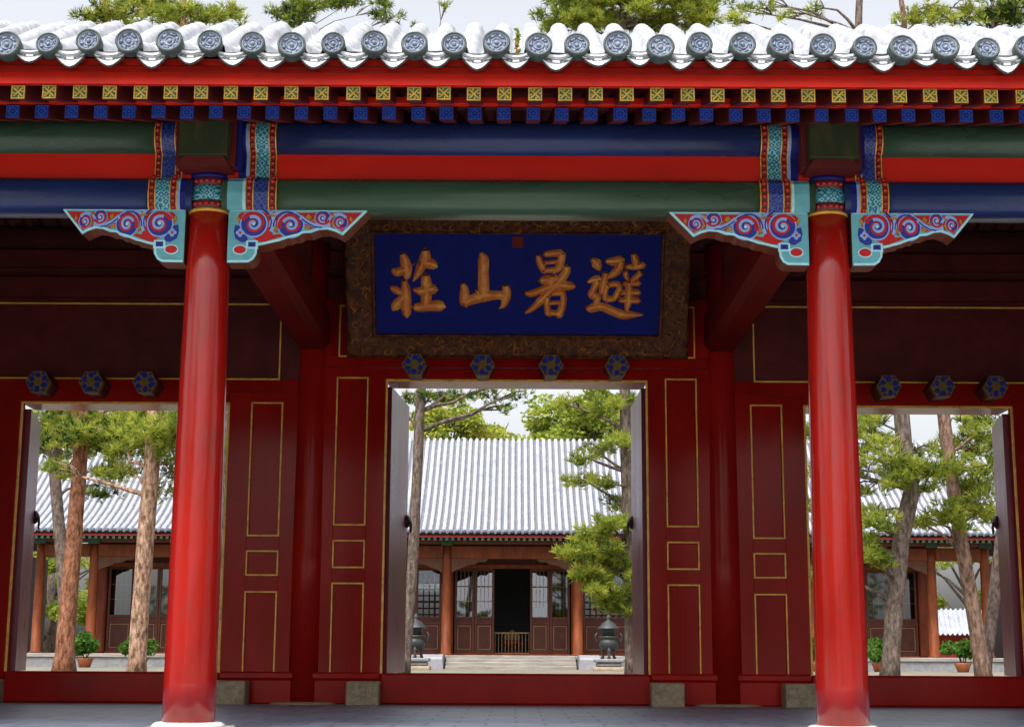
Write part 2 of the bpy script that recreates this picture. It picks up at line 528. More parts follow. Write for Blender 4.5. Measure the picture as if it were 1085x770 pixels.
# front columns
for x in BAY:
    b = MB()
    b.lathe([(.168, .045), (.168, .3), (.166, 1.0), (.158, 2.0), (.146, 3.0), (.138, 3.42)], x, 0, 40)
    col = b.build('column', 'column_red', gate)
    b = MB()
    b.lathe([(.139, 3.405), (.147, 3.41), (.147, 3.425), (.139, 3.43)], x, 0, 40, 1)
    b.lathe([(.140, 3.43), (.143, 3.432), (.143, 3.484), (.140, 3.486)], x, 0, 40, 2)
    b.lathe([(.139, 3.486), (.146, 3.488), (.146, 3.588), (.139, 3.590)], x, 0, 40, 0)
    b.lathe([(.140, 3.59), (.143, 3.592), (.143, 3.640), (.140, 3.642)], x, 0, 40, 2)
    b.lathe([(.139, 3.642), (.150, 3.645), (.150, 3.672), (.120, 3.675)], x, 0, 40, 4)
    for z in (3.458, 3.616):
        for k in range(22):
            a = 2 * math.pi * (k + .5) / 22
            cx, cy = x + .143 * math.cos(a), .143 * math.sin(a)
            b.lathe([(.002, -.016), (.013, -.011), (.018, 0), (.013, .011), (.002, .016)], cx, cy, 8, 3, True, z)
    b.build('painted_band', ['fret_teal', 'gold', 'bead_ground', 'bead_red', 'navy'], col)
    b = MB()
    b.box(x - .26, x + .26, -.26, .26, -.02, .018, 0, .01)
    b.lathe([(.235, .016), (.23, .034), (.205, .048), (.15, .050)], x, 0, 40)
    b.build('column_base', 'stone_white', col)

# painted beams: purlin over board over architrave, bay by bay
PUR = [(-.16 * math.sin(a), 3.94 - .145 * math.cos(a)) for a in [math.pi * 2 * i / 28 for i in range(28)]]
ARC = [(-.12, 3.42), (-.145, 3.445), (-.155, 3.53), (-.145, 3.605), (-.115, 3.635), (.115, 3.635), (.15, 3.6), (.15, 3.445), (.12, 3.42)]
for i in range(3):
    x0, x1 = BAY[i], BAY[i + 1]
    mid = i == 1
    b = MB(); b.extr_x(PUR, x0 + .002, x1 - .002, 0, True); b.build('purlin', 'beam_blue' if mid else 'beam_green', gate, fix=True)
    b = MB(); b.box(x0 + .02, x1 - .02, -.085, .05, 3.636, 3.835, 0, .002); b.build('infill_board', 'board_red', gate)
    b = MB(); b.extr_x(ARC, x0 + .10, x1 - .10, 0, True); b.build('architrave', 'beam_green' if mid else 'beam_blue', gate, fix=True)

# painted bands that wrap the beams beside each column
UPF = [(-.09, 3.638), (-.09, 3.80)] + [(-.16 * math.sin(a), 3.94 - .145 * math.cos(a)) for a in [math.radians(d) for d in range(36, 131, 8)]]
LOF = [(-.12, 3.42), (-.145, 3.445), (-.155, 3.53), (-.145, 3.605), (-.115, 3.635)]


def offs(path, d):
    out = []
    for i, (y, z) in enumerate(path):
        a, c = path[max(0, i - 1)], path[min(len(path) - 1, i + 1)]
        ty, tz = c[0] - a[0], c[1] - a[1]
        l = math.hypot(ty, tz) or 1
        out.append((y - tz / l * d, z + ty / l * d))
    return out


def along(path, step):
    pts, acc = [], step * .5
    for (a, c) in zip(path[:-1], path[1:]):
        l = math.hypot(c[0] - a[0], c[1] - a[1])
        while acc < l:
            t = acc / l
            pts.append((a[0] + (c[0] - a[0]) * t, a[1] + (c[1] - a[1]) * t)); acc += step
        acc -= l
    return pts


def wrap(b, path, x0, x1, d, mi):
    o = offs(path, d)
    ring = o + path[::-1]
    b.ringstrip([[(x, y, z) for y, z in ring] for x in (min(x0, x1), max(x0, x1))], mi, False)


for ci in (1, 2):
    for sgn in (-1, 1):
        inner = (sgn == 1) == (ci == 1)          # towards the centre bay
        cx = BAY[ci]
        for path, lo in ((UPF, False), (LOF, True)):
            if lo:
                segs = ((.200, .245), (.245, .345), (.345, .390)) if not inner else ((.265, .315), (.315, .42), (.42, .47))
            else:
                segs = ((.186, .228), (.228, .322), (.322, .365)) if not inner else ((.275, .318), (.318, .41), (.41, .455))
            fre = 'fret_teal' if inner != lo else 'fret_blue'
            b = MB()
            wrap(b, path, cx + sgn * segs[1][0], cx + sgn * segs[1][1], .010, 0)
            pb = b.build('painted_band', [fre], gate, fix=True)
            for q in (0, 2):
                b = MB()
                xa, xb = cx + sgn * segs[q][0], cx + sgn * segs[q][1]
                wrap(b, path, xa, xb, .006, 0)
                wrap(b, path, xa - .003 * sgn, xa + .004 * sgn, .012, 2)
                wrap(b, path, xb - .004 * sgn, xb + .003 * sgn, .012, 2)
                for (y, z) in along(offs(path, .010), .046):
                    b.lathe([(.001, -.0185), (.012, -.013), (.0185, 0), (.012, .013), (.001, .0185)], (xa + xb) / 2, y, 10, 1, True, z)
                b.build('bead_strip', ['bead_ground', 'bead_red', 'gold'], pb)
        # navy and pale strip between band and column head
            if not lo and not inner:
                continue
            b = MB()
            lim = (.14, segs[0][0] - .004)
            wrap(b, path, cx + sgn * (lim[0] if lo else .20), cx + sgn * (lim[1] - .018), .004, 0)
            wrap(b, path, cx + sgn * (lim[1] - .018), cx + sgn * lim[1], .007, 1)
            b.build('edge_strip', (['navy', 'pale_blue'] if lo != inner else ['teal', 'pale_teal']) if lo else ['navy', 'pale_blue'], gate, fix=True)
    # beam head above the column
    b = MB()
    x = BAY[ci]
    b.box(x - .165, x + .165, -.335, .3, 3.735, 4.03, 0, .006)
    b.prism([(x - .13, 3.735), (x - .17, 3.672), (x + .17, 3.672), (x + .13, 3.735)], -.30, .2, 1)
    b.box(x - .20, x + .20, -.24, .2, 3.69, 4.025, 1, .004)
    b.box(x + .201, x + .232, -.20, .2, 3.69, 4.02, 2, .002)
    b.build('beam_end', ['block_green', 'dark_red', 'navy'], gate, fix=True)

# carved brackets (a board with its painted scrolls), traced in units of 1/6.78 pixel
U0 = .000943


def brace(cx, sgn):
    lf = .85 if sgn * cx > 0 else 1.0

    def P(u, v):
        u = u if u < 250 else 250 + (u - 250) * lf
        return (cx + sgn * (.16 + (u - 45) * U0), 3.425 - (v - 95) * U0)
    BO = [(30, 92), (1035, 92), (1000, 130), (850, 285), (800, 258), (740, 240), (680, 245), (620, 268), (585, 268), (560, 272), (535, 292), (500, 292), (470, 306), (430, 310), (400, 330), (340, 338), (310, 350), (245, 365), (243, 400), (238, 430), (220, 462), (185, 486), (30, 488)]
    b = MB()
    b.prism([P(u, v) for u, v in BO], -.10, .075, 0, 1)
    root = b.build('carved_bracket', ['teal', 'brown_edge'], gate, fix=True)
    b = MB()
    y = [-.1015]

    def flat(pts, mi, h):
        b.prism([P(u, v) for u, v in pts], -.10 - h, -.099, mi)

    def ribbon(pts, wd, mi, h):
        L, Rr = [], []
        for i, (u, v) in enumerate(pts):
            a, c = pts[max(0, i - 1)], pts[min(len(pts) - 1, i + 1)]
            du, dv = c[0] - a[0], c[1] - a[1]
            l = math.hypot(du, dv) or 1
            ww = wd[i] if isinstance(wd, list) else wd
            L.append((u - dv / l * ww, v + du / l * ww)); Rr.append((u + dv / l * ww, v - du / l * ww))
        n0 = len(b.v)
        for l_, r_ in zip(L, Rr):
            pl, pr = P(*l_), P(*r_)
            b.v += [(pl[0], -.10 - h, pl[1]), (pr[0], -.10 - h, pr[1]), (pl[0], -.099, pl[1]), (pr[0], -.099, pr[1])]
        for i in range(len(pts) - 1):
            a = n0 + 4 * i
            b.face((a, a + 1, a + 5, a + 4), mi)
            b.face((a, a + 4, a + 6, a + 2), mi)
            b.face((a + 1, a + 3, a + 7, a + 5), mi)
        for a in (n0, n0 + 4 * (len(pts) - 1)):
            b.face((a, a + 1, a + 3, a + 2), mi)

    def disc(cu, cv, r, mi, h, n=22, sq=1.0):
        flat([(cu + r * math.cos(2 * math.pi * k / n), cv + r * sq * math.sin(2 * math.pi * k / n)) for k in range(n)], mi, h)

    def arc(cu, cv, r, a0, a1, n=14):
        return [(cu + r * math.cos(R(a0 + (a1 - a0) * k / n)), cv + r * math.sin(R(a0 + (a1 - a0) * k / n))) for k in range(n + 1)]

    def spiral(cu, cv, r0, r1, a0, turns, n=30):
        return [(cu + (r0 + (r1 - r0) * k / n) * math.cos(R(a0 + 360 * turns * k / n)), cv + (r0 + (r1 - r0) * k / n) * math.sin(R(a0 + 360 * turns * k / n))) for k in range(n + 1)]
    # pale rim
    ribbon([(40, 98), (1020, 98)], 9, 1, .006)
    ribbon([(1015, 100), (850, 272), (800, 248), (740, 230), (680, 235), (620, 256), (560, 262), (530, 280), (470, 294), (400, 318), (310, 340), (250, 352)], 8, 1, .0063)
    ribbon([(236, 372), (233, 420), (212, 458), (180, 476), (36, 478)], 8, 1, .0066)
    # red field
    flat([(120, 118), (985, 115), (850, 252), (790, 228), (740, 214), (680, 218), (610, 240), (540, 250), (440, 285), (300, 330), (258, 335), (200, 300), (105, 200), (90, 150)], 0, .003)
    # four volutes
    for (cu, cv, r, fl, a0) in ((212, 202, 92, 1, 200), (478, 208, 90, 1, 160), (705, 156, 54, 1, 20), (832, 188, 50, 1, 60)):
        disc(cu, cv, r * 1.10, 3, .0045 + r * .000004)
        disc(cu, cv, r * .98, 2, .0056 + r * .000004)
        ribbon(spiral(cu, cv, r * .92, r * .18, a0, 1.35), [r * .17 * (1 - .4 * k / 30) for k in range(31)], 0, .0075)
        ribbon(spiral(cu, cv, r * .62, r * .08, a0 + 40, 1.3), [r * .12 * (1 - .3 * k / 30) for k in range(31)], 3, .0085)
        disc(cu, cv, r * .13, 1, .0095, 10)
    # flowing arches between the volutes
    ribbon(arc(240, 190, 118, -110, 35), 12, 3, .0067)
    ribbon(arc(240, 190, 98, -105, 30), 5, 2, .0072)
    ribbon(arc(455, 215, 122, 170, 300), 12, 3, .0069)
    ribbon(arc(455, 215, 100, 175, 295), 5, 2, .0074)
    ribbon([(545, 150), (590, 185), (640, 210), (700, 218), (760, 205)], 16, 3, .0071)
    ribbon([(555, 165), (600, 198), (650, 222), (700, 228)], 5, 2, .0076)
    ribbon(arc(815, 200, 72, 180, 320), 10, 3, .0073)
    ribbon([(350, 270), (400, 262), (470, 278), (540, 262), (610, 235)], 12, 4, .0049)
    # gold flecks
    for (cu, cv, du, dv) in ((345, 140, 40, 12), (100, 168, 14, 26), (372, 236, 12, 34), (594, 226, 26, 16), (606, 152, 22, 22), (640, 176, 18, 10), (778, 202, 12, 26), (772, 138, 20, 10), (908, 165, 12, 22), (380, 262, 14, 10)):
        flat([(cu - du, cv), (cu - du * .2, cv - dv), (cu + du * .4, cv - dv * .5), (cu + du, cv + dv * .1), (cu + du * .2, cv + dv), (cu - du * .4, cv + dv * .4)], 5, .0098)
    # foot of the board: quatrefoil, square boss, red lozenge, leaf
    flat([(80, 210), (110, 215), (135, 260), (170, 300), (175, 330), (130, 338), (85, 310), (72, 260)], 2, .0052)
    for (du, dv) in ((0, -18), (18, 0), (0, 18), (-18, 0)):
        disc(118 + du, 268 + dv, 14, 3, .0081 + du * .00001 + dv * .000006, 10)
    disc(118, 268, 10, 0, .0092, 10)
    flat([(165, 325), (245, 325), (250, 385), (160, 385)], 1, .0058)
    flat([(178, 335), (232, 335), (232, 372), (178, 372)], 2, .0070)
    flat([(190, 345), (218, 345), (218, 362), (190, 362)], 6, .0078)
    disc(120, 392, 52, 1, .0050, 18, .72)
    disc(120, 392, 43, 0, .0062, 18, .68)
    flat([(262, 335), (300, 300), (345, 282), (362, 288), (345, 310), (300, 332)], 0, .0066)
    b.build('scroll_carving', ['red_bright', 'pale_teal', 'violet_blue', 'pale_blue', 'teal', 'yellow_paint', 'navy'], root, fix=True)


for ci in (1, 2):
    for sgn in (-1, 1):
        brace(BAY[ci], sgn)

# rafters
SP = 0.1845
SL = 0.32


def eave_rafter(x):
    b = MB()
    h = .046
    ya, za, yb = -.76, 3.828, 1.2
    zb = za + SL * (yb - ya)
    b.ringstrip([[(x - h, y, z), (x + h, y, z), (x + h, y, z + .094), (x - h, y, z + .094)] for y, z in ((ya, za), (yb, zb))], 0, False)
    b.box(x - .043, x + .043, -.766, -.758, za + .004, za + .090, 1, .003)
    c = (x, za + .047)
    for k in range(8):
        a = 2 * math.pi * k / 8
        px, pz = c[0] + .024 * math.cos(a), c[1] + .024 * math.sin(a)
        b.prism([(px + .0085 * math.cos(q), pz + .0085 * math.sin(q)) for q in [2 * math.pi * i / 8 for i in range(8)]], -.7675, -.766, 2)
    b.prism([(c[0] + .008 * math.cos(q), c[1] + .008 * math.sin(q)) for q in [2 * math.pi * i / 8 for i in range(8)]], -.768, -.766, 2)
    for s_ in (-1, 1):
        b.box(x + s_ * .040, x + s_ * .0345, -.768, -.7655, za + .008, za + .086, 2, .0005)
        b.box(x - .034, x + .034, -.7683, -.7655, c[1] + s_ * .0385, c[1] + s_ * .033, 2, .0005)
        for t_ in (-1, 1):
            b.prism([(x + s_ * .030, c[1] + t_ * .026), (x + s_ * .030, c[1] + t_ * .031), (x + s_ * .018, c[1] + t_ * .031)], -.7678, -.766, 2)
    return b.build('eave_rafter', ['dark_red', 'end_blue', 'petal_blue'], gate, fix=True)


def flying_rafter(x):
    b = MB()
    h = .044
    ya, za, yb = -1.25, 3.776, -.2
    zb = za + SL * (yb - ya)
    b.ringstrip([[(x - h, y, z), (x + h, y, z), (x + h, y, z + .09), (x - h, y, z + .09)] for y, z in ((ya, za), (yb, zb))], 0, False)
    b.box(x - .042, x + .042, -1.256, -1.248, za + .003, za + .088, 1, .003)
    cz = za + .0455
    for s_ in (-1, 1):
        b.box(x + s_ * .0415, x + s_ * .034, -1.2595, -1.255, za + .003, za + .088, 2, .0005)
        b.box(x - .0338, x + .0338, -1.2593, -1.255, cz + s_ * .042, cz + s_ * .0345, 2, .0005)
    # a crossed diagonal with a tick in from each side
    for k in range(2):
        d = Vector((1, 1 if k else -1)).normalized(); nrm = Vector((-d.y, d.x))
        q = [d * .040 + nrm * .0045, d * .040 - nrm * .0045, d * -.040 - nrm * .0045, d * -.040 + nrm * .0045]
        b.prism([(x + p.x, cz + p.y) for p in q], -1.2588 - k * .0002, -1.255, 2)
    for k in range(4):
        a = k * math.pi / 2
        d = Vector((math.cos(a), math.sin(a))); nrm = Vector((-d.y, d.x))
        q = [d * .035 + nrm * .001, d * .019 + nrm * .001, d * .019 + nrm * .009, d * .035 + nrm * .009]
        b.prism([(x + p.x, cz + p.y) for p in q], -1.2582, -1.255, 2)
    return b.build('flying_rafter', ['dark_red', 'end_green', 'yellow_paint'], gate, fix=True)


nr = 35
er = eave_rafter(SP * .5)
fr = flying_rafter(SP * .5 + .006)
for k in range(-nr, nr):
    if k == 0: continue
    j = random.uniform(-.006, .006)
    dup(er, (k * SP + j, 0, random.uniform(-.003, .003)))
    dup(fr, (k * SP + j * .8, 0, random.uniform(-.003, .003)))

EX = 6.6
b = MB(); b.box(-EX, EX, -.80, -.745, 3.924, 3.972, 0, .004); b.build('eave_board', 'fascia_red', gate)
b = MB()
pts = [(-EX, 3.868)] + [(EX, 3.868), (EX, 4.03), (-EX, 4.03)]
b.prism(pts, -1.275, -1.235, 0); b.build('fascia_board', 'fascia_red', gate, fix=True)

# roof: one tiled sheet with cover rows and pans, boarded below
PATH = [(-1.33, 4.055), (-.8, 4.225), (0, 4.515), (.8, 4.86), (1.6, 5.275), (2.3, 5.675), (2.75, 5.90), (3.1, 5.985), (3.45, 5.965), (3.9, 5.82), (4.8, 5.44), (5.6, 5.12), (6.3, 4.88), (6.95, 4.70)]


def dense(path, step):
    out = []
    for (a, c) in zip(path[:-1], path[1:]):
        l = math.hypot(c[0] - a[0], c[1] - a[1]); n = max(1, round(l / step))
        for i in range(n):
            out.append((a[0] + (c[0] - a[0]) * i / n, a[1] + (c[1] - a[1]) * i / n))
    return out + [path[-1]]


def tiled(b, path, xs, sp, rc, dip, jit=0.0, seg=7, mi=(0, 0), lip=0.008, tl=0.26):
    """periodic section: half-round cover row, then a sagging pan; lips at the tile joints"""
    dp = dense(path, tl)
    line = []
    for i, p in enumerate(dp):
        if 0 < i < len(dp) - 1:
            line += [(p[0], p[1], 0.0), (p[0] + .004, p[1] + .002, lip)]
        else:
            line.append((p[0], p[1], 0.0))
    sec = []
    for i, x in enumerate(xs):
        dz = random.uniform(-jit, jit)
        dx = random.uniform(-jit, jit)
        for k in range(seg + 1):
            a = math.pi * (1 - k / seg)
            sec.append((x + dx + rc * math.cos(a), rc * math.sin(a) + dz, 1))
        if i < len(xs) - 1:
            x0, x1 = x + rc, xs[i + 1] - rc
            for k in (1, 2, 3):
                t_ = k / 4
                sec.append((x0 + (x1 - x0) * t_, -dip * math.sin(math.pi * t_), 0))
    n0 = len(b.v)
    k = len(sec)
    for (y, z, lp) in line:
        for (x, dz, cv) in sec:
            b.v.append((x, y, z + dz + lp * (1 if cv else .5)))
    for i in range(len(line) - 1):
        for j in range(k - 1):
            cov = sec[j][2] and sec[j + 1][2]
            a = n0 + i * k + j
            b.face((a, a + 1, a + 1 + k, a + k), mi[0] if cov else mi[1], True)


TS = .2455
tx = [.108 + TS * k for k in range(-27, 27)]
b = MB()
tiled(b, PATH, tx, TS, .078, .03, .006)
roof = b.build('roof', ['tile_pale'], gate)
b = MB()
for dz, rev in ((-.09, 0), (-.13, 1)):
    b.ringstrip([[(-EX, y, z + dz) for y, z in PATH], [(EX, y, z + dz) for y, z in PATH]], 0, True, False)
for k in range(-35, 35):
    x = SP * (k + .5)
    b.ringstrip([[(x - .04, y, z - .215), (x + .04, y, z - .215), (x + .04, y, z - .128), (x - .04, y, z - .128)] for y, z in PATH[4:]], 0, False)
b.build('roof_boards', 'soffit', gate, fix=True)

# eave tile ends
b = MB()


def ydisc(b, prof, cx, cy, cz, n, mi, caps=True):
    """lathe about the y axis: (r, dy)"""
    b.ringstrip([[(cx + r * math.cos(2 * math.pi * j / n), cy + d, cz + r * math.sin(2 * math.pi * j / n)) for j in range(n)] for r, d in prof], mi, True, True, caps)


ydisc(b, [(.0785, .06), (.079, -.004), (.067, -.018), (.063, -.018), (.0605, -.002), (.001, -.002)], 0, 0, 0, 28, 0)
ydisc(b, [(.079, .062), (.084, .0), (.0845, -.014), (.079, -.024), (.070, -.024), (.068, -.012)], 0, 0, 0, 28, 1, False)
ydisc(b, [(.036, -.001), (.032, -.010), (.027, -.010), (.024, -.001)], 0, 0, 0, 20, 2)
for k in range(6):
    a = 2 * math.pi * k / 6 + .3
    ydisc(b, [(.0125, -.001), (.010, -.012), (.001, -.014)], .048 * math.cos(a), 0, .048 * math.sin(a), 8, 2)
    a += .52
    b.prism([(.058 * math.cos(a), .058 * math.sin(a)), (.05 * math.cos(a + .35), .05 * math.sin(a + .35)), (.040 * math.cos(a + .3), .040 * math.sin(a + .3))], -.011, -.001, 2)
ydisc(b, [(.016, -.001), (.012, -.013), (.001, -.015)], 0, 0, 0, 10, 2)
disc0 = b.build('tile_end', ['tile_grey', 'tile_edge', 'tile_relief'], roof, fix=True)
b = MB()
W_ = (TS * .5) * .86
cres = []
N = 10
top = [(-W_ + 2 * W_ * k / N, -.030 * math.sin(math.pi * k / N)) for k in range(N + 1)]
bot = [(W_ * .98, -.006), (W_ * .86, -.030), (W_ * .66, -.058), (W_ * .42, -.084), (W_ * .22, -.100), (0, -.108), (-W_ * .22, -.100), (-W_ * .42, -.084), (-W_ * .66, -.058), (-W_ * .86, -.030), (-W_ * .98, -.006)]
b.prism(top + bot, -.012, .006, 0, 1)
b.prism([(x * 1.05, z - .004) for x, z in bot][::-1] + [(-W_, 0), (W_, 0)], -.006, .004, 1)
for q in (.014, .036):
    b.prism([(x * (1 - q * 4), z - q) for x, z in top] + [(x * (1 - q * 4), z - q - .0045) for x, z in top][::-1], -.0135, -.011, 1)  # dark arcs drawn in as the rim's shadow on the tile face
rim = [(x, z + .004) for x, z in top]
n0 = len(b.v)
for (x, z) in rim:
    b.v += [(x, -.018, z + .006), (x, -.018, z - .010), (x, .05, z + .008)]
for k in range(N):
    a = n0 + 3 * k
    b.face((a, a + 1, a + 4, a + 3), 0); b.face((a, a + 3, a + 5, a + 2), 0)
for sx in (-1, 1):
    b.prism([(sx * .02, -.052), (sx * .045, -.040), (sx * .07, -.045), (sx * .06, -.056), (sx * .04, -.052), (sx * .025, -.064)], -.016, -.011, 1)
drip0 = b.build('drip_tile', ['drip_pale', 'tile_edge'], roof, fix=True)
for i, x in enumerate(tx):
    j = lambda s: random.uniform(-s, s)
    d = disc0 if i == 0 else disc0.copy()
    e = drip0 if i == 0 else drip0.copy()
    if i:
        C.objects.link(d); d.parent = roof
        C.objects.link(e); e.parent = roof
    sc = .95 + j(.09)
    d.location = (x + j(.01), -1.372 + j(.012), 4.085 + j(.014)); d.scale = (sc, 1, sc)
    d.rotation_euler = (R(-8) + j(.08), j(.4), j(.1))
    e.location = (x + TS / 2 + j(.008), -1.338 + j(.006), 4.052 + j(.010))
    e.rotation_euler = (R(-12) + j(.08), j(.06), j(.06)); e.scale = (1 + j(.07), 1, 1 + j(.16))

# beams under the roof
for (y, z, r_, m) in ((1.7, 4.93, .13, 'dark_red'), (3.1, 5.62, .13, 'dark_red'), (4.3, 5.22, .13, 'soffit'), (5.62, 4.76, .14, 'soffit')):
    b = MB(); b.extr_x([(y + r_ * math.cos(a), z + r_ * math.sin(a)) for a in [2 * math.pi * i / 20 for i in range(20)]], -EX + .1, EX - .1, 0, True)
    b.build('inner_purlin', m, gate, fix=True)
for x in BAY:
    b = MB()
    pr = [(-.10, 3.55), (.10, 3.55), (.165, 3.62), (.175, 3.78), (.165, 3.93), (.11, 4.0), (-.11, 4.0), (-.165, 3.93), (-.175, 3.78), (-.165, 3.62)]
    b.ringstrip([[(x + u, y, z) for u, z in pr] for y in (.12, WY + .02)], 0, False)
    b.build('tie_beam', 'beam_red', gate, fix=True)
    b = MB()
    b.box(x - .12, x + .12, 1.58, 1.82, 3.99, 4.82, 0, .02); b.box(x - .12, x + .12, 4.18, 4.42, 3.99, 5.10, 0, .02)
    b.box(x - .13, x + .13, 1.4, 4.6, 4.58, 4.80, 0, .03); b.box(x - .12, x + .12, 2.98, 3.22, 4.79, 5.5, 0, .02)
    b.build('strut', 'dark_red', gate)

# rear wall: columns, panels, doorways
for x in BAY:
    b = MB()
    b.lathe([(.178, .02), (.176, 1.5), (.166, 3.2), (.16, 4.7)], x, WY + .06, 36)
    col = b.build('wall_column', 'wall_red', gate)
    b = MB()
    b.lathe([(.36, -.01), (.345, .012), (.27, .022), (.17, .023)], x, WY + .06, 24)
    b.build('column_base', 'stone_beige', col)


def frame(b, x0, x1, z0, z1, y, wd=.021, mi=1, bottom=True):
    b.box(x0, x0 + wd, y - .007, y + .01, z0, z1, mi, .002)
    b.box(x1 - wd, x1, y - .007, y + .01, z0, z1, mi, .002)
    b.box(x0 + wd, x1 - wd, y - .0075, y + .01, z1 - wd, z1, mi, .002)
    if bottom:
        b.box(x0 + wd, x1 - wd, y - .0075, y + .01, z0, z0 + wd, mi, .002)


def panelled(xa, xb, pa, pb, zs):
    """a wall strip from xa to xb with three sunk gilt-edged panels between pa and pb"""
    b = MB()
    f, k = WY - .04, WY + .08
    lo, hi = min(xa, xb), max(xa, xb)
    p0, p1 = min(pa, pb), max(pa, pb)
    ztop = zs[0][1] + .10
    b.box(lo, p0, f, k, .02, ztop, 0, .003); b.box(p1, hi, f, k, .02, ztop, 0, .003)
    edges = [ztop] + [v for (z0, z1) in zs for v in (z1, z0)] + [.02]
    for q in range(0, len(edges) - 1, 2):
        if edges[q] - edges[q + 1] > .01:
            b.box(p0 + .0005, p1 - .0005, f + .001, k, edges[q + 1], edges[q], 0, .002)
    b.box(p0 - .01, p1 + .01, f + .028, k - .002, .03, ztop - .01, 0, .001)
    for i, (z0, z1) in enumerate(zs):
        frame(b, p0, p1, z0, z1, f, .016, 1, i < 2)
    b.build('wall_panel', ['wall_red', 'gold_line'], gate)
    b = MB()
    b.box(lo, hi - .0, f - .045, f + .02, .235, .312, 0, .018)
    b.box(lo + .005, hi - .005, f - .03, f + .02, .0, .24, 0, .02)
    b.build('skirting', 'wall_red', gate)


ZC = [(1.758, 3.277), (1.332, 1.614), (.312, 1.189)]
ZS = [(1.645, 3.012), (1.252, 1.505), (.312, 1.10)]
for s_ in (-1, 1):
    panelled(s_ * 2.10, s_ * 1.335, s_ * 1.845, s_ * 1.518, ZC)
    panelled(s_ * 2.10, s_ * 2.935, s_ * 2.385, s_ * 2.712, ZS)
    panelled(s_ * 5.06, s_ * 6.3, s_ * 5.45, s_ * 5.78, ZS)
for (x0, x1, zt, cz) in ((-1.335, 1.335, 3.235, 1), (-5.06, -2.935, 2.985, 0), (2.935, 5.06, 2.985, 0)):
    f = WY - .04
    L0, L1 = (-2.1, 2.1) if cz else ((-6.3, -2.1) if x0 < 0 else (2.1, 6.3))
    zb = 3.495 if cz else 3.250
    b = MB()
    # lintel: a shallow outer board and a deep inner head
    lo_z = zt if cz else zt
    b.box(x0 - .0, x1 + .0, f + .001, WY + .40, zt, zb - .12, 0, .004)
    b.box(L0 + .14, L1 - .14, f - .001, WY + .10, (3.382 if cz else 3.116), zb, 0, .004)
    frame(b, x0 - .006, x1 + .006, .30, zt + .022, f - .001, .022, 1, False)
    b.build('door_lintel', ['wall_red', 'gold_line'], gate)
    b = MB()
    zt2 = 4.035 if cz else 4.045
    a0, a1 = (-1.835, 1.835) if cz else ((-5.98, -2.43) if x0 < 0 else (2.43, 5.98))
    b.box(L0 + .12, L1 - .12, f + .02, WY + .07, zb - .004, 4.10, 0, .003)
    b.box(L0 + .12, a0, f + .002, WY + .03, zb + .001, 4.10, 0, .003); b.box(a1, L1 - .12, f + .002, WY + .03, zb + .001, 4.10, 0, .003)
    frame(b, a0, a1, zb - .008, zt2, f + .004, .016, 1)
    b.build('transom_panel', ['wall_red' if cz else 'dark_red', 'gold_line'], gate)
    b = MB()
    b.box(L0 + .12, L1 - .12, f - .05, WY + .16, 4.10, 4.33, 0, .03)
    b.box(L0 + .12, L1 - .12, f + .04, WY + .10, 4.33, 4.62, 0, .005)
    b.box(L0 + .12, L1 - .12, f + .0, WY + .12, 4.39, 4.41, 1, .005)
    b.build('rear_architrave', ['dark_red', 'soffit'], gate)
    b = MB()
    b.box(x0 - .01, x1 + .01, WY - .06, WY + .08, 0.0, .305, 0, .02)
    b.build('threshold', 'wall_red', gate)
    # door leaves, swung inwards
    half = (x1 - x0) / 2
    for s_ in (-1, 1):
        hx = x0 + .012 if s_ < 0 else x1 - .012
        lw = half - .03
        ang = R(86 if s_ < 0 else 89.5) if cz else R(101.5 if s_ < 0 else 101)
        outer = (x0 < 0 and s_ < 0) or (x0 > 0 and s_ > 0)
        if not cz and not outer: ang = R(88)
        if s_ < 0:
            dx, dy = math.cos(ang), math.sin(ang)
        else:
            dx, dy = -math.cos(ang), math.sin(ang)
        nx, ny = -dy, dx
        th = .035
        b = MB()
        hy = WY + .13

        def slab(b, u0, u1, z0, z1, w0, w1, mi):
            pts = []
            for z in (z0, z1):
                for (u, w_) in ((u0, w0), (u1, w0), (u1, w1), (u0, w1)):
                    pts.append((hx + dx * u + nx * w_, hy + dy * u + ny * w_, z))
            n0 = len(b.v); b.v += pts
            for q in ((0, 1, 5, 4), (1, 2, 6, 5), (2, 3, 7, 6), (3, 0, 4, 7), (4, 5, 6, 7), (3, 2, 1, 0)):
                b.face([n0 + i for i in q], mi)
        for k in range(5):           # planks
            slab(b, lw * k / 5 + .0015, lw * (k + 1) / 5 - .0015, .30, zt - .03, -th, th, 0)
        slab(b, 0, lw, .31, zt - .04, -th + .004, th - .004, 0)
        lf = b.build('door', ['leaf_red'], gate, fix=True)
        b = MB()
        for sd in (-1, 1):
            c = Vector((hx + dx * (lw - .09) + nx * th * sd, hy + dy * (lw - .09) + ny * th * sd, 1.92))
            nn = Vector((nx, ny, 0)) * sd
            b.tube([c - nn * .01, c + nn * .02, c + nn * .045, c + nn * .055], [.075, .07, .04, .012], 14)
            rg = [c + nn * .05 + Vector((dx, dy, 0)) * (.055 * math.cos(q)) + Vector((0, 0, -.06 + .065 * math.sin(q))) for q in [2 * math.pi * i / 16 for i in range(17)]]
            b.tube(rg, .008, 6)
        b.build('ring_handle', 'iron', lf, fix=True)
    for s_ in (-1, 1):
        hx = x0 - .01 if s_ < 0 else x1 + .01
        b = MB()
        b.box(hx - .30 if s_ < 0 else hx - .02, hx + .02 if s_ < 0 else hx + .30, WY - .33, WY + .35, -.01, .225, 0, .012)
        b.build('pivot_stone', 'stone_beige', gate)


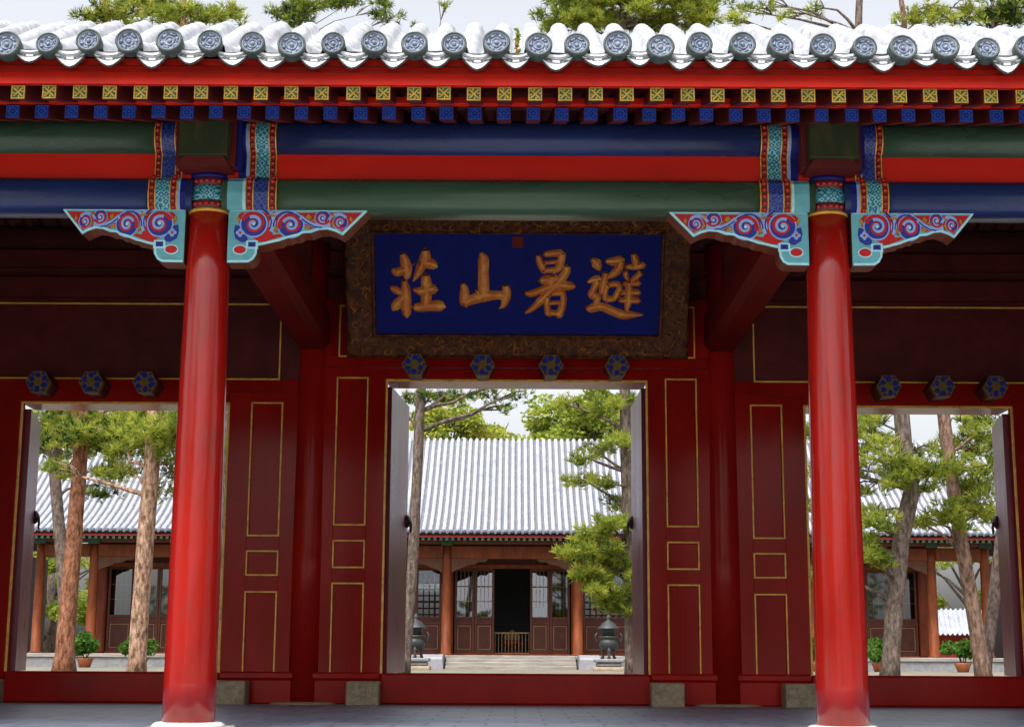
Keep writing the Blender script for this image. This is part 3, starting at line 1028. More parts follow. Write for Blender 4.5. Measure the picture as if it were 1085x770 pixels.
def cleat(x, z):
    hexa = [(.125 * math.cos(R(a)), .125 * math.sin(R(a))) for a in (0, 60, 120, 180, 240, 300)]
    b = MB()
    y0 = WY - .38
    b.prism([(x + u * .93, z + v * .93) for u, v in hexa], y0, WY - .03, 0)
    b.prism([(x + u, z + v) for u, v in hexa], y0 - .014, y0 + .05, 1)
    rnd = random.Random(int(x * 100))
    for k in range(6):
        a = R(60 * k + 30 + rnd.uniform(-8, 8))
        c = Vector((x + .072 * math.cos(a), z + .072 * math.sin(a)))
        rr = .033
        b.prism([(c.x + rr * rnd.uniform(.65, 1.1) * math.cos(q), c.y + rr * rnd.uniform(.65, 1.1) * math.sin(q)) for q in [2 * math.pi * i / 9 for i in range(9)]], y0 - .019, y0 - .013, 2)
        a = R(60 * k + rnd.uniform(-8, 8))
        c = Vector((x + .098 * math.cos(a), z + .098 * math.sin(a)))
        b.prism([(c.x + .014 * math.cos(q), c.y + .014 * math.sin(q)) for q in [2 * math.pi * i / 7 for i in range(7)]], y0 - .020, y0 - .013, 2)
    b.prism([(x + .030 * math.cos(q), z + .030 * math.sin(q)) for q in [2 * math.pi * i / 9 for i in range(9)]], y0 - .021, y0 - .013, 1)
    b.build('door_cleat', ['dark_red', 'cleat_olive', 'cleat_blue'], gate, fix=True)


for x in (-1.03, -.345, .345, 1.01):
    cleat(x, 3.345)
for s_ in (-1, 1):
    for x in (4.80, 4.27, 3.73, 3.22):
        cleat(s_ * x, 3.15)

# gable walls beyond the frame, added to close the sides to light
for s_ in (-1, 1):
    b = MB()
    b.prism([(0, 0)] * 3, 0, 0) if False else None
    pr = [(-.1, 0), (5.7, 0), (5.7, 4.9), (4.8, 5.25), (3.9, 5.62), (3.1, 5.8), (2.3, 5.45), (.8, 4.62), (-.1, 4.2)]
    b.ringstrip([[(s_ * 6.32 + dx, y, z) for y, z in pr] for dx in (0, .25)], 0, False)
    b.build('unseen_gable_wall', 'brick_grey', gate, fix=True)

# ------------------------------------------------------------------ name plaque over the middle door
PB, PT = Vector((0, 5.30, 3.475)), Vector((0, 4.66, 4.79))
plq = empty('name_plaque', (0.005, 5.30, 3.475), 'blue name plaque with four gilt characters in carved frame over the middle doorway', 'plaque')
UP = (PT - PB).normalized()
NO = Vector((0, -UP.z, UP.y))       # towards the viewer
PH = (PT - PB).length
PC = Vector((.005, 0, 0))


def pl(u, v, h):
    return tuple(PC + PB + Vector((u, 0, 0)) + UP * v + NO * h)


def lbox(b, u0, u1, v0, v1, h0, h1, mi=0, sl=0.0):
    pts = [pl(u0, v0, h0), pl(u1, v0, h0), pl(u1, v1, h0), pl(u0, v1, h0), pl(u0 + sl, v0 + sl, h1), pl(u1 - sl, v0 + sl, h1), pl(u1 - sl, v1 - sl, h1), pl(u0 + sl, v1 - sl, h1)]
    n0 = len(b.v); b.v += pts
    for q in ((4, 5, 6, 7), (0, 1, 5, 4), (1, 2, 6, 5), (2, 3, 7, 6), (3, 0, 4, 7), (3, 2, 1, 0)):
        b.face([n0 + i for i in q], mi)


HW, IW = 1.725, 1.425
V0, V1 = .235, PH - .205
b = MB()
# frame: four mitred rails sloping outwards
O4 = [(-HW, 0), (HW, 0), (HW, PH), (-HW, PH)]
I4 = [(-IW, V0), (IW, V0), (IW, V1), (-IW, V1)]
for k in range(4):
    a, c = O4[k], O4[(k + 1) % 4]
    d, e = I4[k], I4[(k + 1) % 4]
    ring = []
    for (o_, i_) in ((a, d), (c, e)):
        ln = lambda t: (o_[0] + (i_[0] - o_[0]) * t, o_[1] + (i_[1] - o_[1]) * t)
        ring.append([pl(*ln(0), -.02), pl(*ln(0), .10), pl(*ln(.07), .12), pl(*ln(.14), .105), pl(*ln(.86), .05), pl(*ln(.9), .062), pl(*ln(.97), .055), pl(*ln(1), .02), pl(*ln(1), -.02)])
    b.ringstrip(ring, 0, False)
FRAME_FACES = len(b.f)
rnd = random.Random(3)


def ribbon3(b, pts, wds, h, hm, mi=0):
    """raised ribbon with a rounded back on the plaque plane: pts in (u, v)"""
    n0 = len(b.v)
    n = len(pts)
    for i, (u, v) in enumerate(pts):
        a, c = pts[max(0, i - 1)], pts[min(n - 1, i + 1)]
        du, dv = c[0] - a[0], c[1] - a[1]
        l = math.hypot(du, dv) or 1
        du, dv = du / l, dv / l
        ww = wds[i] / 2
        hh = h(u, v) if callable(h) else h
        for q, k in ((-1, 0), (-.6, .75), (0, 1), (.6, .75), (1, 0)):
            b.v.append(pl(u - dv * ww * q, v + du * ww * q, hh + hm * k))
    for i in range(n - 1):
        for k in range(4):
            a = n0 + 5 * i + k
            b.face((a, a + 1, a + 6, a + 5), mi, True)
    for (i, sgn) in ((0, -1), (n - 1, 1)):
        a, c = pts[max(0, i - 1)], pts[min(n - 1, i + 1)]
        du, dv = c[0] - a[0], c[1] - a[1]
        l = math.hypot(du, dv) or 1
        u, v = pts[i][0] + du / l * sgn * wds[i] * .38, pts[i][1] + dv / l * sgn * wds[i] * .38
        hh = h(u, v) if callable(h) else h
        t_ = len(b.v); b.v.append(pl(u, v, hh + hm * .72))
        for k in range(4):
            a = n0 + 5 * i + k
            b.face((a, a + 1, t_), mi, True)


def fh(u, v):       # height of the frame's face
    tx_ = max(abs(u) - IW, 0) / (HW - IW)
    tv = max(V0 - v, 0) / V0 if v < V0 else max(v - V1, 0) / (PH - V1)
    return .05 + .055 * min(1, max(tx_, tv)) - .004


def curl(u, v, r, a0, sg):
    pts = [(u + r * (1 - .8 * k / 16) * math.cos(a0 + sg * 5.6 * k / 16), v + r * (1 - .8 * k / 16) * math.sin(a0 + sg * 5.6 * k / 16)) for k in range(17)]
    ribbon3(b, pts, [.022 * (1 - .5 * k / 16) for k in range(17)], fh, .022)


for i in range(31):
    u = -HW + .10 + (2 * HW - .20) * i / 30
    for v0_, v1_ in ((0, V0), (V1, PH)):
        curl(u, v0_ + (v1_ - v0_) * (.30 if i % 2 else .68), rnd.uniform(.036, .052), rnd.uniform(0, 6.28), 1 if i % 2 else -1)
for i in range(1, 11):
    v = V0 * .6 + (V1 + .04 - V0 * .6) * i / 11
    for sg in (-1, 1):
        curl(sg * (IW + (HW - IW) * (.33 if i % 2 else .68)), v, rnd.uniform(.040, .058), rnd.uniform(0, 6.28), 1 if i % 2 else -1)
for k in range(90):         # small leaves between the curls
    if rnd.random() < .7:
        u = rnd.uniform(-HW + .06, HW - .06); v = rnd.choice((rnd.uniform(.05, V0 - .04), rnd.uniform(V1 + .04, PH - .05)))
    else:
        u = rnd.choice((-1, 1)) * rnd.uniform(IW + .05, HW - .06); v = rnd.uniform(V0, V1)
    a = rnd.uniform(0, 6.28)
    ribbon3(b, [(u + d * math.cos(a), v + d * math.sin(a)) for d in (-.04, 0, .04)], [.01, .03, .008], fh, .02)
b.m = [0 if i < FRAME_FACES else 1 for i in range(len(b.f))]
b.build('plaque_frame', ['plaque_frame', 'carved_gold'], plq, fix=True)
b = MB(); lbox(b, -IW - .01, IW + .01, V0 - .01, V1 + .01, -.015, .022); b.build('plaque_panel', 'plaque_blue', plq, fix=True)
b = MB(); lbox(b, -.057, .057, V1 - .135, V1 - .022, .02, .03, 0, .003); b.build('seal', 'seal_red', plq, fix=True)
b = MB()
for sx in (-.9, .9):
    p0 = Vector(pl(sx, PH * .9, -.02)); b.tube([p0, p0 + Vector((0, WY - .03 - p0.y, .12))], .012, 8)
b.build('hanger', 'iron', plq)

GL = {
 0: ((400, 250), [
  [(205, 160, 40), (225, 220, 72), (238, 290, 74), (236, 350, 48)],
  [(122, 286, 30), (160, 308, 66), (235, 285, 56)], [(255, 258, 18), (285, 247, 10), (312, 239, 5)],
  [(390, 130, 56), (388, 190, 76), (345, 285, 62), (312, 345, 36), (288, 382, 8)],
  [(350, 232, 52), (430, 240, 76), (470, 256, 56)],
  [(105, 430, 26), (145, 452, 58), (182, 474, 40)],
  [(222, 500, 40), (168, 556, 72), (132, 598, 60)],
  [(215, 376, 40), (226, 450, 68), (226, 560, 80), (235, 654, 58)],
  [(392, 330, 56), (396, 390, 76), (396, 480, 76), (390, 575, 70)],
  [(290, 445, 22), (355, 462, 66), (430, 445, 74), (464, 446, 66)],
  [(296, 590, 50), (345, 592, 70), (430, 582, 74), (500, 580, 80), (526, 582, 66)]]),
 1: ((475, 250), [
  [(262, 150, 26), (283, 200, 74), (283, 310, 74), (286, 460, 78), (290, 525, 52)],
  [(112, 398, 30), (128, 450, 62), (130, 540, 72), (142, 572, 46)],
  [(130, 562, 50), (200, 525, 74), (290, 500, 78), (380, 491, 66), (440, 492, 62)],
  [(464, 410, 44), (470, 460, 64), (462, 535, 62), (440, 580, 34), (408, 598, 6)],
  [(216, 446, 6), (236, 466, 26), (258, 486, 30)]]),
 2: ((545, 250), [
  [(186, 168, 34), (206, 230, 52), (238, 298, 46)],
  [(238, 160, 40), (310, 152, 52), (376, 146, 56)],
  [(380, 152, 54), (376, 205, 56), (350, 270, 54), (318, 302, 30)],
  [(240, 228, 32), (300, 222, 30), (356, 216, 32)], [(236, 290, 42), (290, 286, 40), (336, 280, 40)],
  [(208, 370, 46), (262, 366, 70), (340, 356, 60)],
  [(302, 332, 40), (302, 380, 64), (286, 420, 50)],
  [(424, 252, 44), (414, 306, 58), (350, 390, 68), (240, 506, 62), (150, 594, 44), (88, 632, 22)],
  [(86, 465, 26), (130, 478, 52), (220, 446, 52), (330, 412, 70), (430, 414, 66), (474, 414, 50)],
  [(264, 500, 44), (263, 560, 46), (274, 640, 50)],
  [(300, 478, 36), (370, 468, 50), (398, 500, 44), (390, 575, 50), (360, 652, 58)],
  [(275, 556, 34), (320, 551, 30), (384, 548, 34)], [(280, 637, 52), (320, 634, 44), (366, 642, 56)]]),
 3: ((610, 250), [
  [(118, 196, 26), (158, 228, 72), (182, 272, 44)],
  [(92, 380, 22), (150, 360, 56), (184, 354, 50)], [(178, 366, 46), (142, 436, 50), (122, 490, 58)], [(128, 490, 56), (172, 500, 52), (158, 552, 40)],
  [(82, 590, 26), (124, 594, 64), (200, 580, 62), (290, 612, 64), (380, 646, 64), (460, 646, 50), (552, 642, 8)],
  [(236, 208, 30), (300, 214, 66), (366, 198, 60)], [(362, 208, 54), (332, 286, 60), (268, 334, 44)],
  [(238, 304, 40), (226, 380, 54), (206, 462, 44)],
  [(254, 402, 44), (234, 460, 40), (242, 520, 46)], [(262, 404, 40), (330, 396, 46), (350, 432, 40), (322, 500, 50)], [(248, 520, 46), (312, 512, 46)],
  [(455, 150, 34), (474, 200, 58), (484, 258, 42)], [(398, 254, 36), (470, 256, 46), (540, 240, 54)],
  [(398, 290, 40), (402, 326, 42), (416, 356, 30)], [(524, 302, 46), (480, 344, 44), (440, 372, 34)],
  [(382, 396, 36), (450, 390, 42), (506, 388, 50)], [(362, 466, 36), (440, 461, 42), (506, 462, 50)], [(352, 526, 36), (430, 526, 46), (506, 528, 50)],
  [(432, 376, 50), (430, 450, 54), (426, 540, 56), (414, 606, 30)]])}
for k, ((ox, oy), strokes) in GL.items():
    b = MB()
    for si, st in enumerate(strokes):
        # resample smoothly
        pts, wd = [], []
        P_ = [Vector(s_) for s_ in st]
        for i in range(len(P_) - 1):
            p0, p1, p2, p3 = P_[max(0, i - 1)], P_[i], P_[i + 1], P_[min(len(P_) - 1, i + 2)]
            for q in range(6):
                t_ = q / 6
                v = .5 * ((2 * p1) + (p2 - p0) * t_ + (2 * p0 - 5 * p1 + 4 * p2 - p3) * t_ * t_ + (3 * p1 - p0 - 3 * p2 + p3) * t_ ** 3)
                pts.append(v)
        pts.append(P_[-1])
        f_ = 1 / 7.7
        uv = [(((ox + p.x * f_) - 548) / 150 * IW, V0 + (355 - (oy + p.y * f_)) / 105 * (V1 - V0)) for p in pts]
        ribbon3(b, uv, [max(2, p.z) * f_ / 150 * IW * 1.22 for p in pts], .020, .028 + .0012 * si)
    b.build('character', 'glyph_gold', plq)

# ------------------------------------------------------------------ the main hall across the courtyard
HX = -.08
hall = empty('main_hall', (HX, 38.5, YARD), 'long timber hall with pale tiled roof and open dark door across the courtyard', 'hall')
HF = .50
HC = [2.04, 5.75, 9.4, 13.05, 14.72]
HY, HW_Y = 38.5, 39.6
b = MB()
b.box(HX - 16, HX + 16, 37.3, 51, YARD - .05, HF - .12, 0, .01)
b.box(HX - 16.05, HX + 16.05, 37.25, 51, HF - .12, HF, 1, .015)
b.build('platform', ['stone_grey', 'step_stone'], hall)
b = MB()
for i in range(4):
    b.box(HX - 1.95, HX + 1.9, 35.9 + .35 * i, 37.26, YARD - .04 + (.0 if i == 0 else .1 * i - .02), YARD + .1 * (i + 1) - .02 * 0, 0, .012)
b.build('steps', 'step_stone', hall)
for s_ in (-1, 1):
    b = MB()
    x = HX + s_ * 2.3 - .02
    b.ringstrip([[(x - .32, y, YARD - .02), (x + .32, y, YARD - .02), (x + .30, y, z), (x - .30, y, z)] for y, z in ((35.75, YARD + .28), (35.8, YARD + .34), (36.3, YARD + .42), (37.24, HF + .02))], 0, False)
    b.build('stair_cheek', 'cheek_stone', hall, fix=True)

ALLX = sorted([HX + s_ * x for x in HC for s_ in (-1, 1)])
for x in ALLX:
    b = MB()
    b.lathe([(.20, HF), (.20, HF + .05), (.155, HF + .06), (.15, 2.0), (.14, 3.5), (.14, 3.86)], x, HY, 20)
    b.box(x - .19, x + .19, HY - .2, HY + .2, 3.86, 4.12, 1, .01)
    c = b.build('veranda_column', ['wood_orange', 'beam_green'], hall)
    b = MB()
    b.box(x - .13, x + .13, HY + .02, HW_Y + .1, 3.5, 3.72, 0, .01)
    b.build('veranda_tie', 'wood_dark', hall)
for i in range(len(ALLX) - 1):
    x0, x1 = ALLX[i], ALLX[i + 1]
    b = MB(); b.box(x0 + .12, x1 - .12, HY - .12, HY + .12, 3.46, 3.86, 0, .03); b.build('veranda_beam', 'wood_orange', hall)
    b = MB(); b.box(x0 + .12, x1 - .12, HY - .16, HY + .1, 3.90, 4.10, 0, .06); b.build('eave_purlin', 'wood_brown', hall)
    if x1 - x0 > 2.5:
        for (xx, s_) in ((x0 + .14, 1), (x1 - .14, -1)):
            b = MB()
            b.prism([(xx + s_ * u, z) for u, z in ((0, 3.455), (1.15, 3.455), (1.05, 3.36), (.85, 3.36), (.75, 3.29), (.5, 3.26), (.35, 3.17), (.2, 3.13), (0, 3.02))], HY - .06, HY + .06, 0)
            b.build('veranda_bracket', 'wood_brown', hall, fix=True)

# front wall of lattice door leaves with glass
WD = 2.72


def leaf(x0, x1, y, name='lattice_door', tilt=.0):
    b = MB()
    z0, z1 = HF + .06, HF + WD
    st = .075
    zm = HF + 1.13
    b.box(x0, x0 + st, y - .035, y + .035, z0, z1, 0, .008); b.box(x1 - st, x1, y - .035, y + .035, z0, z1, 0, .008)
    for (za, zb_) in ((z1 - .08, z1), (zm, zm + .07), (zm - .17, zm - .11), (z0, z0 + .08)):
        b.box(x0 + st, x1 - st, y - .034, y + .034, za, zb_, 0, .008)
    b.box(x0 + st, x1 - st, y - .012, y + .012, z0 + .08, zm - .17, 1, .002)
    b.box(x0 + st, x1 - st, y - .012, y + .012, zm - .11, zm, 1, .002)
    xm = (x0 + x1) / 2
    frame(b, x0 + st + .03, x1 - st - .03, z0 + .12, zm - .21, y - .013, .018, 2)
    d = b.build(name, ['wood_door', 'wood_dark', 'lattice'], hall, fix=True)
    b = MB()
    b.poly([(x0 + st, y - .02, zm + .06), (x1 - st, y - .02, zm + .06), (x1 - st, y + tilt, z1 - .075), (x0 + st, y + tilt, z1 - .075)])
    b.build('pane', 'window_glass', d)
    b = MB()
    for q in (.33, .66):
        z = zm + .07 + (z1 - zm - .15) * q
        b.box(x0 + st, x1 - st, y + .012, y + .03, z, z + .022, 0, .003)
    for q in (.25, .5, .75):
        x = x0 + st + (x1 - x0 - 2 * st) * q
        b.box(x - .008, x + .008, y + .013, y + .028, zm + .07, z1 - .08, 0, .003)
    b.build('lattice', 'lattice', d)
    return d


for i in range(1, len(ALLX) - 2):
    x0, x1 = ALLX[i], ALLX[i + 1]
    for xp in ((x0, x1) if i == len(ALLX) - 3 else (x0,)):
        b = MB(); b.box(xp - .17, xp + .17, HW_Y - .16, HW_Y + .16, HF, 4.0, 0, .05); b.build('wall_post', 'wood_post', hall)
    b = MB(); b.box(x0 + .17, x1 - .17, HW_Y - .05, HW_Y + .05, HF + WD + .10, 4.4, 0, .01); b.build('transom_board', 'wood_dark', hall)
    b = MB(); b.box(x0 + .17, x1 - .17, HW_Y - .08, HW_Y + .08, HF + WD, HF + WD + .13, 0, .01); b.build('door_head', 'wood_orange', hall)
    b = MB(); b.box(x0 + .17, x1 - .17, HW_Y - .08, HW_Y + .08, HF - .01, HF + .06, 0, .01); b.build('door_sill', 'wood_orange', hall)
    xa, xb_ = x0 + .20, x1 - .20
    n = 4
    if abs((x0 + x1) / 2 - HX) < .5:
        leaf(HX - 1.83, HX - 1.20, HW_Y, tilt=.11); leaf(HX - 1.19, HX - .57, HW_Y, tilt=.14)
        leaf(HX + .57, HX + 1.19, HW_Y, tilt=.14); leaf(HX + 1.20, HX + 1.83, HW_Y, tilt=.02)
    else:
        for k in range(n):
            leaf(xa + (xb_ - xa) * k / n + .004, xa + (xb_ - xa) * (k + 1) / n - .004, HW_Y)
# side and rear walls, ceiling, floor of the room
b = MB()
for s_ in (-1, 1):
    b.box(HX + s_ * 13.05 - .12, HX + s_ * 13.05 + .12, HW_Y + .16, 47.4, HF, 4.5, 0, .01)
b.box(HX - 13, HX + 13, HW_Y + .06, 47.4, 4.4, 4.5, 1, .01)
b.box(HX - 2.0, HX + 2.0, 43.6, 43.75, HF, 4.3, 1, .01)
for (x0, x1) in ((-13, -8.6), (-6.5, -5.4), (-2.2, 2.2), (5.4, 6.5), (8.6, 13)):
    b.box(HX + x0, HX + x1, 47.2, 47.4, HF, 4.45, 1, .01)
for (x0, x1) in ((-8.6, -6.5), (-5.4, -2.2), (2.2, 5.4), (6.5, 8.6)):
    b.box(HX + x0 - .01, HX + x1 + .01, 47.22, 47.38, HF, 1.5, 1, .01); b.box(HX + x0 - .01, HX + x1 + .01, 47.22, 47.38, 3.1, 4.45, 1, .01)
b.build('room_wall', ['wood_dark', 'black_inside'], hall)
for (x0, x1) in ((-8.6, -6.5), (-5.4, -2.2), (2.2, 5.4), (6.5, 8.6)):
    b = MB()
    n = round((x1 - x0) / .22)
    for k in range(n + 1):
        x = HX + x0 + (x1 - x0) * k / n
        b.box(x - .025, x + .025, 47.26, 47.32, 1.49, 3.11, 0, .004)
    for k in range(8):
        z = 1.5 + 1.6 * k / 7
        b.box(HX + x0, HX + x1, 47.27, 47.31, z - .024, z + .024, 0, .004)
    b.build('rear_window', 'wood_dark', hall)

# hall roof
HP = [(37.28, 4.20), (38.0, 4.47), (39.0, 4.95), (40.2, 5.68), (41.3, 6.48), (42.2, 7.22), (42.8, 7.68), (43.2, 7.84), (43.6, 7.84), (44.0, 7.68), (45.0, 6.9), (46.2, 5.95), (47.6, 5.05), (49.3, 4.25)]
hx = [HX + .21 * k for k in range(-76, 77)]
b = MB()
tiled(b, HP, hx, .21, .058, .03, .004, 5, (0, 1), .010, .34)
hroof = b.build('roof', ['hall_tile', 'hall_pan'], hall)
b = MB()
for x in hx:
    ydisc(b, [(.061, .05), (.062, -.01), (.001, -.012)], x, 37.27, 4.215, 10, 0)
for x in hx[:-1]:
    c = x + .105
    b.prism([(c - .06, 4.21), (c + .06, 4.21), (c + .05, 4.165), (c, 4.13), (c - .05, 4.165)], 37.26, 37.28, 0)
b.build('eave_tile_ends', 'hall_edge', hroof, fix=True)
b = MB()
for dz in (-.08, -.11):
    b.ringstrip([[(HX - 15.9, y, z + dz) for y, z in HP], [(HX + 15.9, y, z + dz) for y, z in HP]], 0, True, False)
b.build('roof_boards', 'wood_dark', hall, fix=True)
b = MB(); b.box(HX - 15.9, HX + 15.9, 37.33, 37.38, 4.03, 4.14, 0, .01); b.build('fascia_board', 'far_red', hall)
b = MB()
for k in range(-86, 87):
    x = HX + .182 * k
    b.ringstrip([[(x - .045, y, z), (x + .045, y, z), (x + .045, y, z + .09), (x - .045, y, z + .09)] for y, z in ((37.36, 3.94), (38.6, 4.32))], 0, False)
    b.box(x - .044, x + .044, 37.35, 37.362, 3.943, 4.028, 1, .004)
o = b.build('rafter_ends', ['wood_dark', 'beam_green'], hall)
o['kind'] = 'stuff'
for s_ in (-1, 1):
    b = MB()
    pr = [(HW_Y, 4.4), (47.4, 4.4), (47.0, 5.0), (45.0, 6.5), (43.4, 7.6), (42.2, 6.9), (40.2, 5.4), (39.2, 4.8)]
    b.ringstrip([[(HX + s_ * 13.05 + d, y, z) for y, z in pr] for d in (-.1, .1)], 0, False)
    b.build('gable', 'wood_dark', hall, fix=True)

# throne and low barrier in the open door
th = empty('throne', (HX, 43.0, HF), 'yellow cushioned throne with red seat inside the dark hall door', 'throne')
k_ = .58
b = MB()
b.prism([(HX + u * k_, HF + .52 + (v - .62) * k_) for u, v in ((-.42, .62), (.42, .62), (.46, .85), (.34, .98), (.22, 1.0), (.12, 1.16), (0, 1.22), (-.12, 1.16), (-.22, 1.0), (-.34, .98), (-.46, .85))], 43.2, 43.3, 0) if True else b.prism([(HX - .42, HF + .62), (HX + .42, HF + .62), (HX + .46, HF + .85), (HX + .34, HF + .98), (HX + .22, HF + 1.0), (HX + .12, HF + 1.16), (HX, HF + 1.22), (HX - .12, HF + 1.16), (HX - .22, HF + 1.0), (HX - .34, HF + .98), (HX - .46, HF + .85)], 43.2, 43.3, 0)
b.build('backrest', 'throne_yellow', th, fix=True)
b = MB(); b.box(HX - .30, HX + .30, 42.7, 43.2, HF + .36, HF + .50, 0, .04); b.build('seat', 'cloth_red', th)
b = MB(); b.box(HX - .34, HX + .34, 42.65, 43.3, HF, HF + .36, 0, .03); b.build('base', 'wood_dark', th)
ba = empty('door_barrier', (HX, 40.0, HF), 'low dark railing with thin bars across the open hall doorway', 'railing')
b = MB()
b.box(HX - .56, HX + .56, 39.98, 40.02, HF + .68, HF + .73, 0, .008); b.box(HX - .56, HX + .56, 39.98, 40.02, HF + .05, HF + .09, 0, .008)
b.build('rail', 'lattice', ba)
b = MB()
for k in range(11):
    x = HX - .54 + 1.08 * k / 10
    b.box(x - .011, x + .011, 39.985, 40.015, HF + .0, HF + .69, 0, .003)
b.build('bars', 'lattice', ba)

# incense burners on stone pedestals
for px, side in ((440, 'left'), (645, 'right')):
    p = at(px, 705, 33.0)
    x, y = p.x, 33.0
    lb = 'beside the grey pine trunk' if side == 'left' else 'under the hanging pine branch'
    ped = empty('stone_pedestal', (x, y, YARD), 'low weathered stone pedestal under the incense burner ' + lb, 'pedestal', 'stone pedestals before the hall')
    b = MB()
    b.box(x - .42, x + .42, y - .42, y + .42, YARD - .02, YARD + .10, 0, .03); b.build('foot', 'stone_beige', ped)
    b = MB()
    b.box(x - .34, x + .34, y - .34, y + .34, YARD + .10, YARD + .22, 0, .04); b.box(x - .40, x + .40, y - .40, y + .40, YARD + .22, YARD + .32, 0, .03); b.build('top_slab', 'stone_grey', ped)
    z0 = YARD + .32
    bu = empty('incense_burner', (x, y, z0), 'small bronze tripod incense burner with domed lid ' + lb, 'incense burner', 'bronze incense burners before the hall')
    for k in range(3):
        a = 2 * math.pi * k / 3 - math.pi / 2
        b = MB()
        b.tube([(x + r_ * math.cos(a), y + r_ * math.sin(a), z0 + z) for r_, z in ((.20, 0), (.17, .08), (.19, .2), (.17, .3))], [.05, .035, .05, .06], 10)
        b.build('leg', 'bronze', bu)
    b = MB()
    b.lathe([(.02, .22), (.16, .24), (.25, .32), (.27, .42), (.24, .50), (.20, .54), (.28, .57), (.28, .60), (.19, .61)], x, y, 24, 0, True, z0)
    b.build('bowl', 'bronze', bu)
    for s_ in (-1, 1):
        b = MB()
        b.tube([(x + s_ * .24, y, z0 + .42), (x + s_ * .34, y, z0 + .50), (x + s_ * .36, y, z0 + .62), (x + s_ * .30, y, z0 + .70)], .03, 8)
        b.build('handle', 'bronze', bu)
    b = MB()
    b.lathe([(.18, .61), (.18, .78), (.20, .80)], x, y, 20, 0, True, z0)
    b.lathe([(.31, .80), (.30, .83), (.22, .90), (.16, .97), (.07, 1.02), (.05, 1.06), (.075, 1.10), (.05, 1.15), (.01, 1.20)], x, y, 24, 0, True, z0)
    b.build('lid', 'bronze', bu)


# ------------------------------------------------------------------ plants
def leaves(b, c, rx, ry, rz, n, size, mis, rnd, flat=.5, long=1.0, hollow=.35):
    """n small leaf faces spread through an ellipsoid, more of them near its outside"""
    for _ in range(n):
        while True:
            u = Vector((rnd.uniform(-1, 1), rnd.uniform(-1, 1), rnd.uniform(-1, 1)))
            if hollow < u.length < 1 or (u.length <= hollow and rnd.random() < .25): break
        p = c + Vector((u.x * rx, u.y * ry, u.z * rz))
        d = Vector((rnd.gauss(0, 1), rnd.gauss(0, 1), rnd.gauss(0, 1) * flat)).normalized()
        e = d.cross(Vector((rnd.gauss(0, 1), rnd.gauss(0, 1), rnd.gauss(0, 1)))).normalized()
        s_ = size * rnd.uniform(.6, 1.3)
        b.poly([p - d * s_ * long, p + e * s_ * .55, p + d * s_ * long, p - e * s_ * .55], rnd.choice(mis))


def tufts(b, c, rx, ry, rz, n, rnd, mis, ln=.135, wd=.0085, k=10):
    """pine needle tufts: little fans of blades pointing up and outwards from a pad of twigs"""
    for _ in range(n):
        while True:
            u = Vector((rnd.uniform(-1, 1), rnd.uniform(-1, 1), rnd.uniform(-1, 1)))
            if u.length < 1: break
        p = c + Vector((u.x * rx, u.y * ry, u.z * rz))
        ax = Vector((u.x * .8, u.y * .8, .55 + u.z * .4)) + Vector((rnd.gauss(0, .35), rnd.gauss(0, .35), rnd.gauss(0, .25)))
        ax.normalize()
        mi = rnd.choice(mis)
        for q in range(k):
            d = (ax + Vector((rnd.gauss(0, .55), rnd.gauss(0, .55), rnd.gauss(0, .5)))).normalized()
            e = d.cross(Vector((rnd.gauss(0, 1), rnd.gauss(0, 1), rnd.gauss(0, 1)))).normalized()
            L = ln * rnd.uniform(.7, 1.25)
            b.poly([p - e * wd, p + e * wd, p + d * L + e * wd * .4, p + d * L - e * wd * .4], mi)


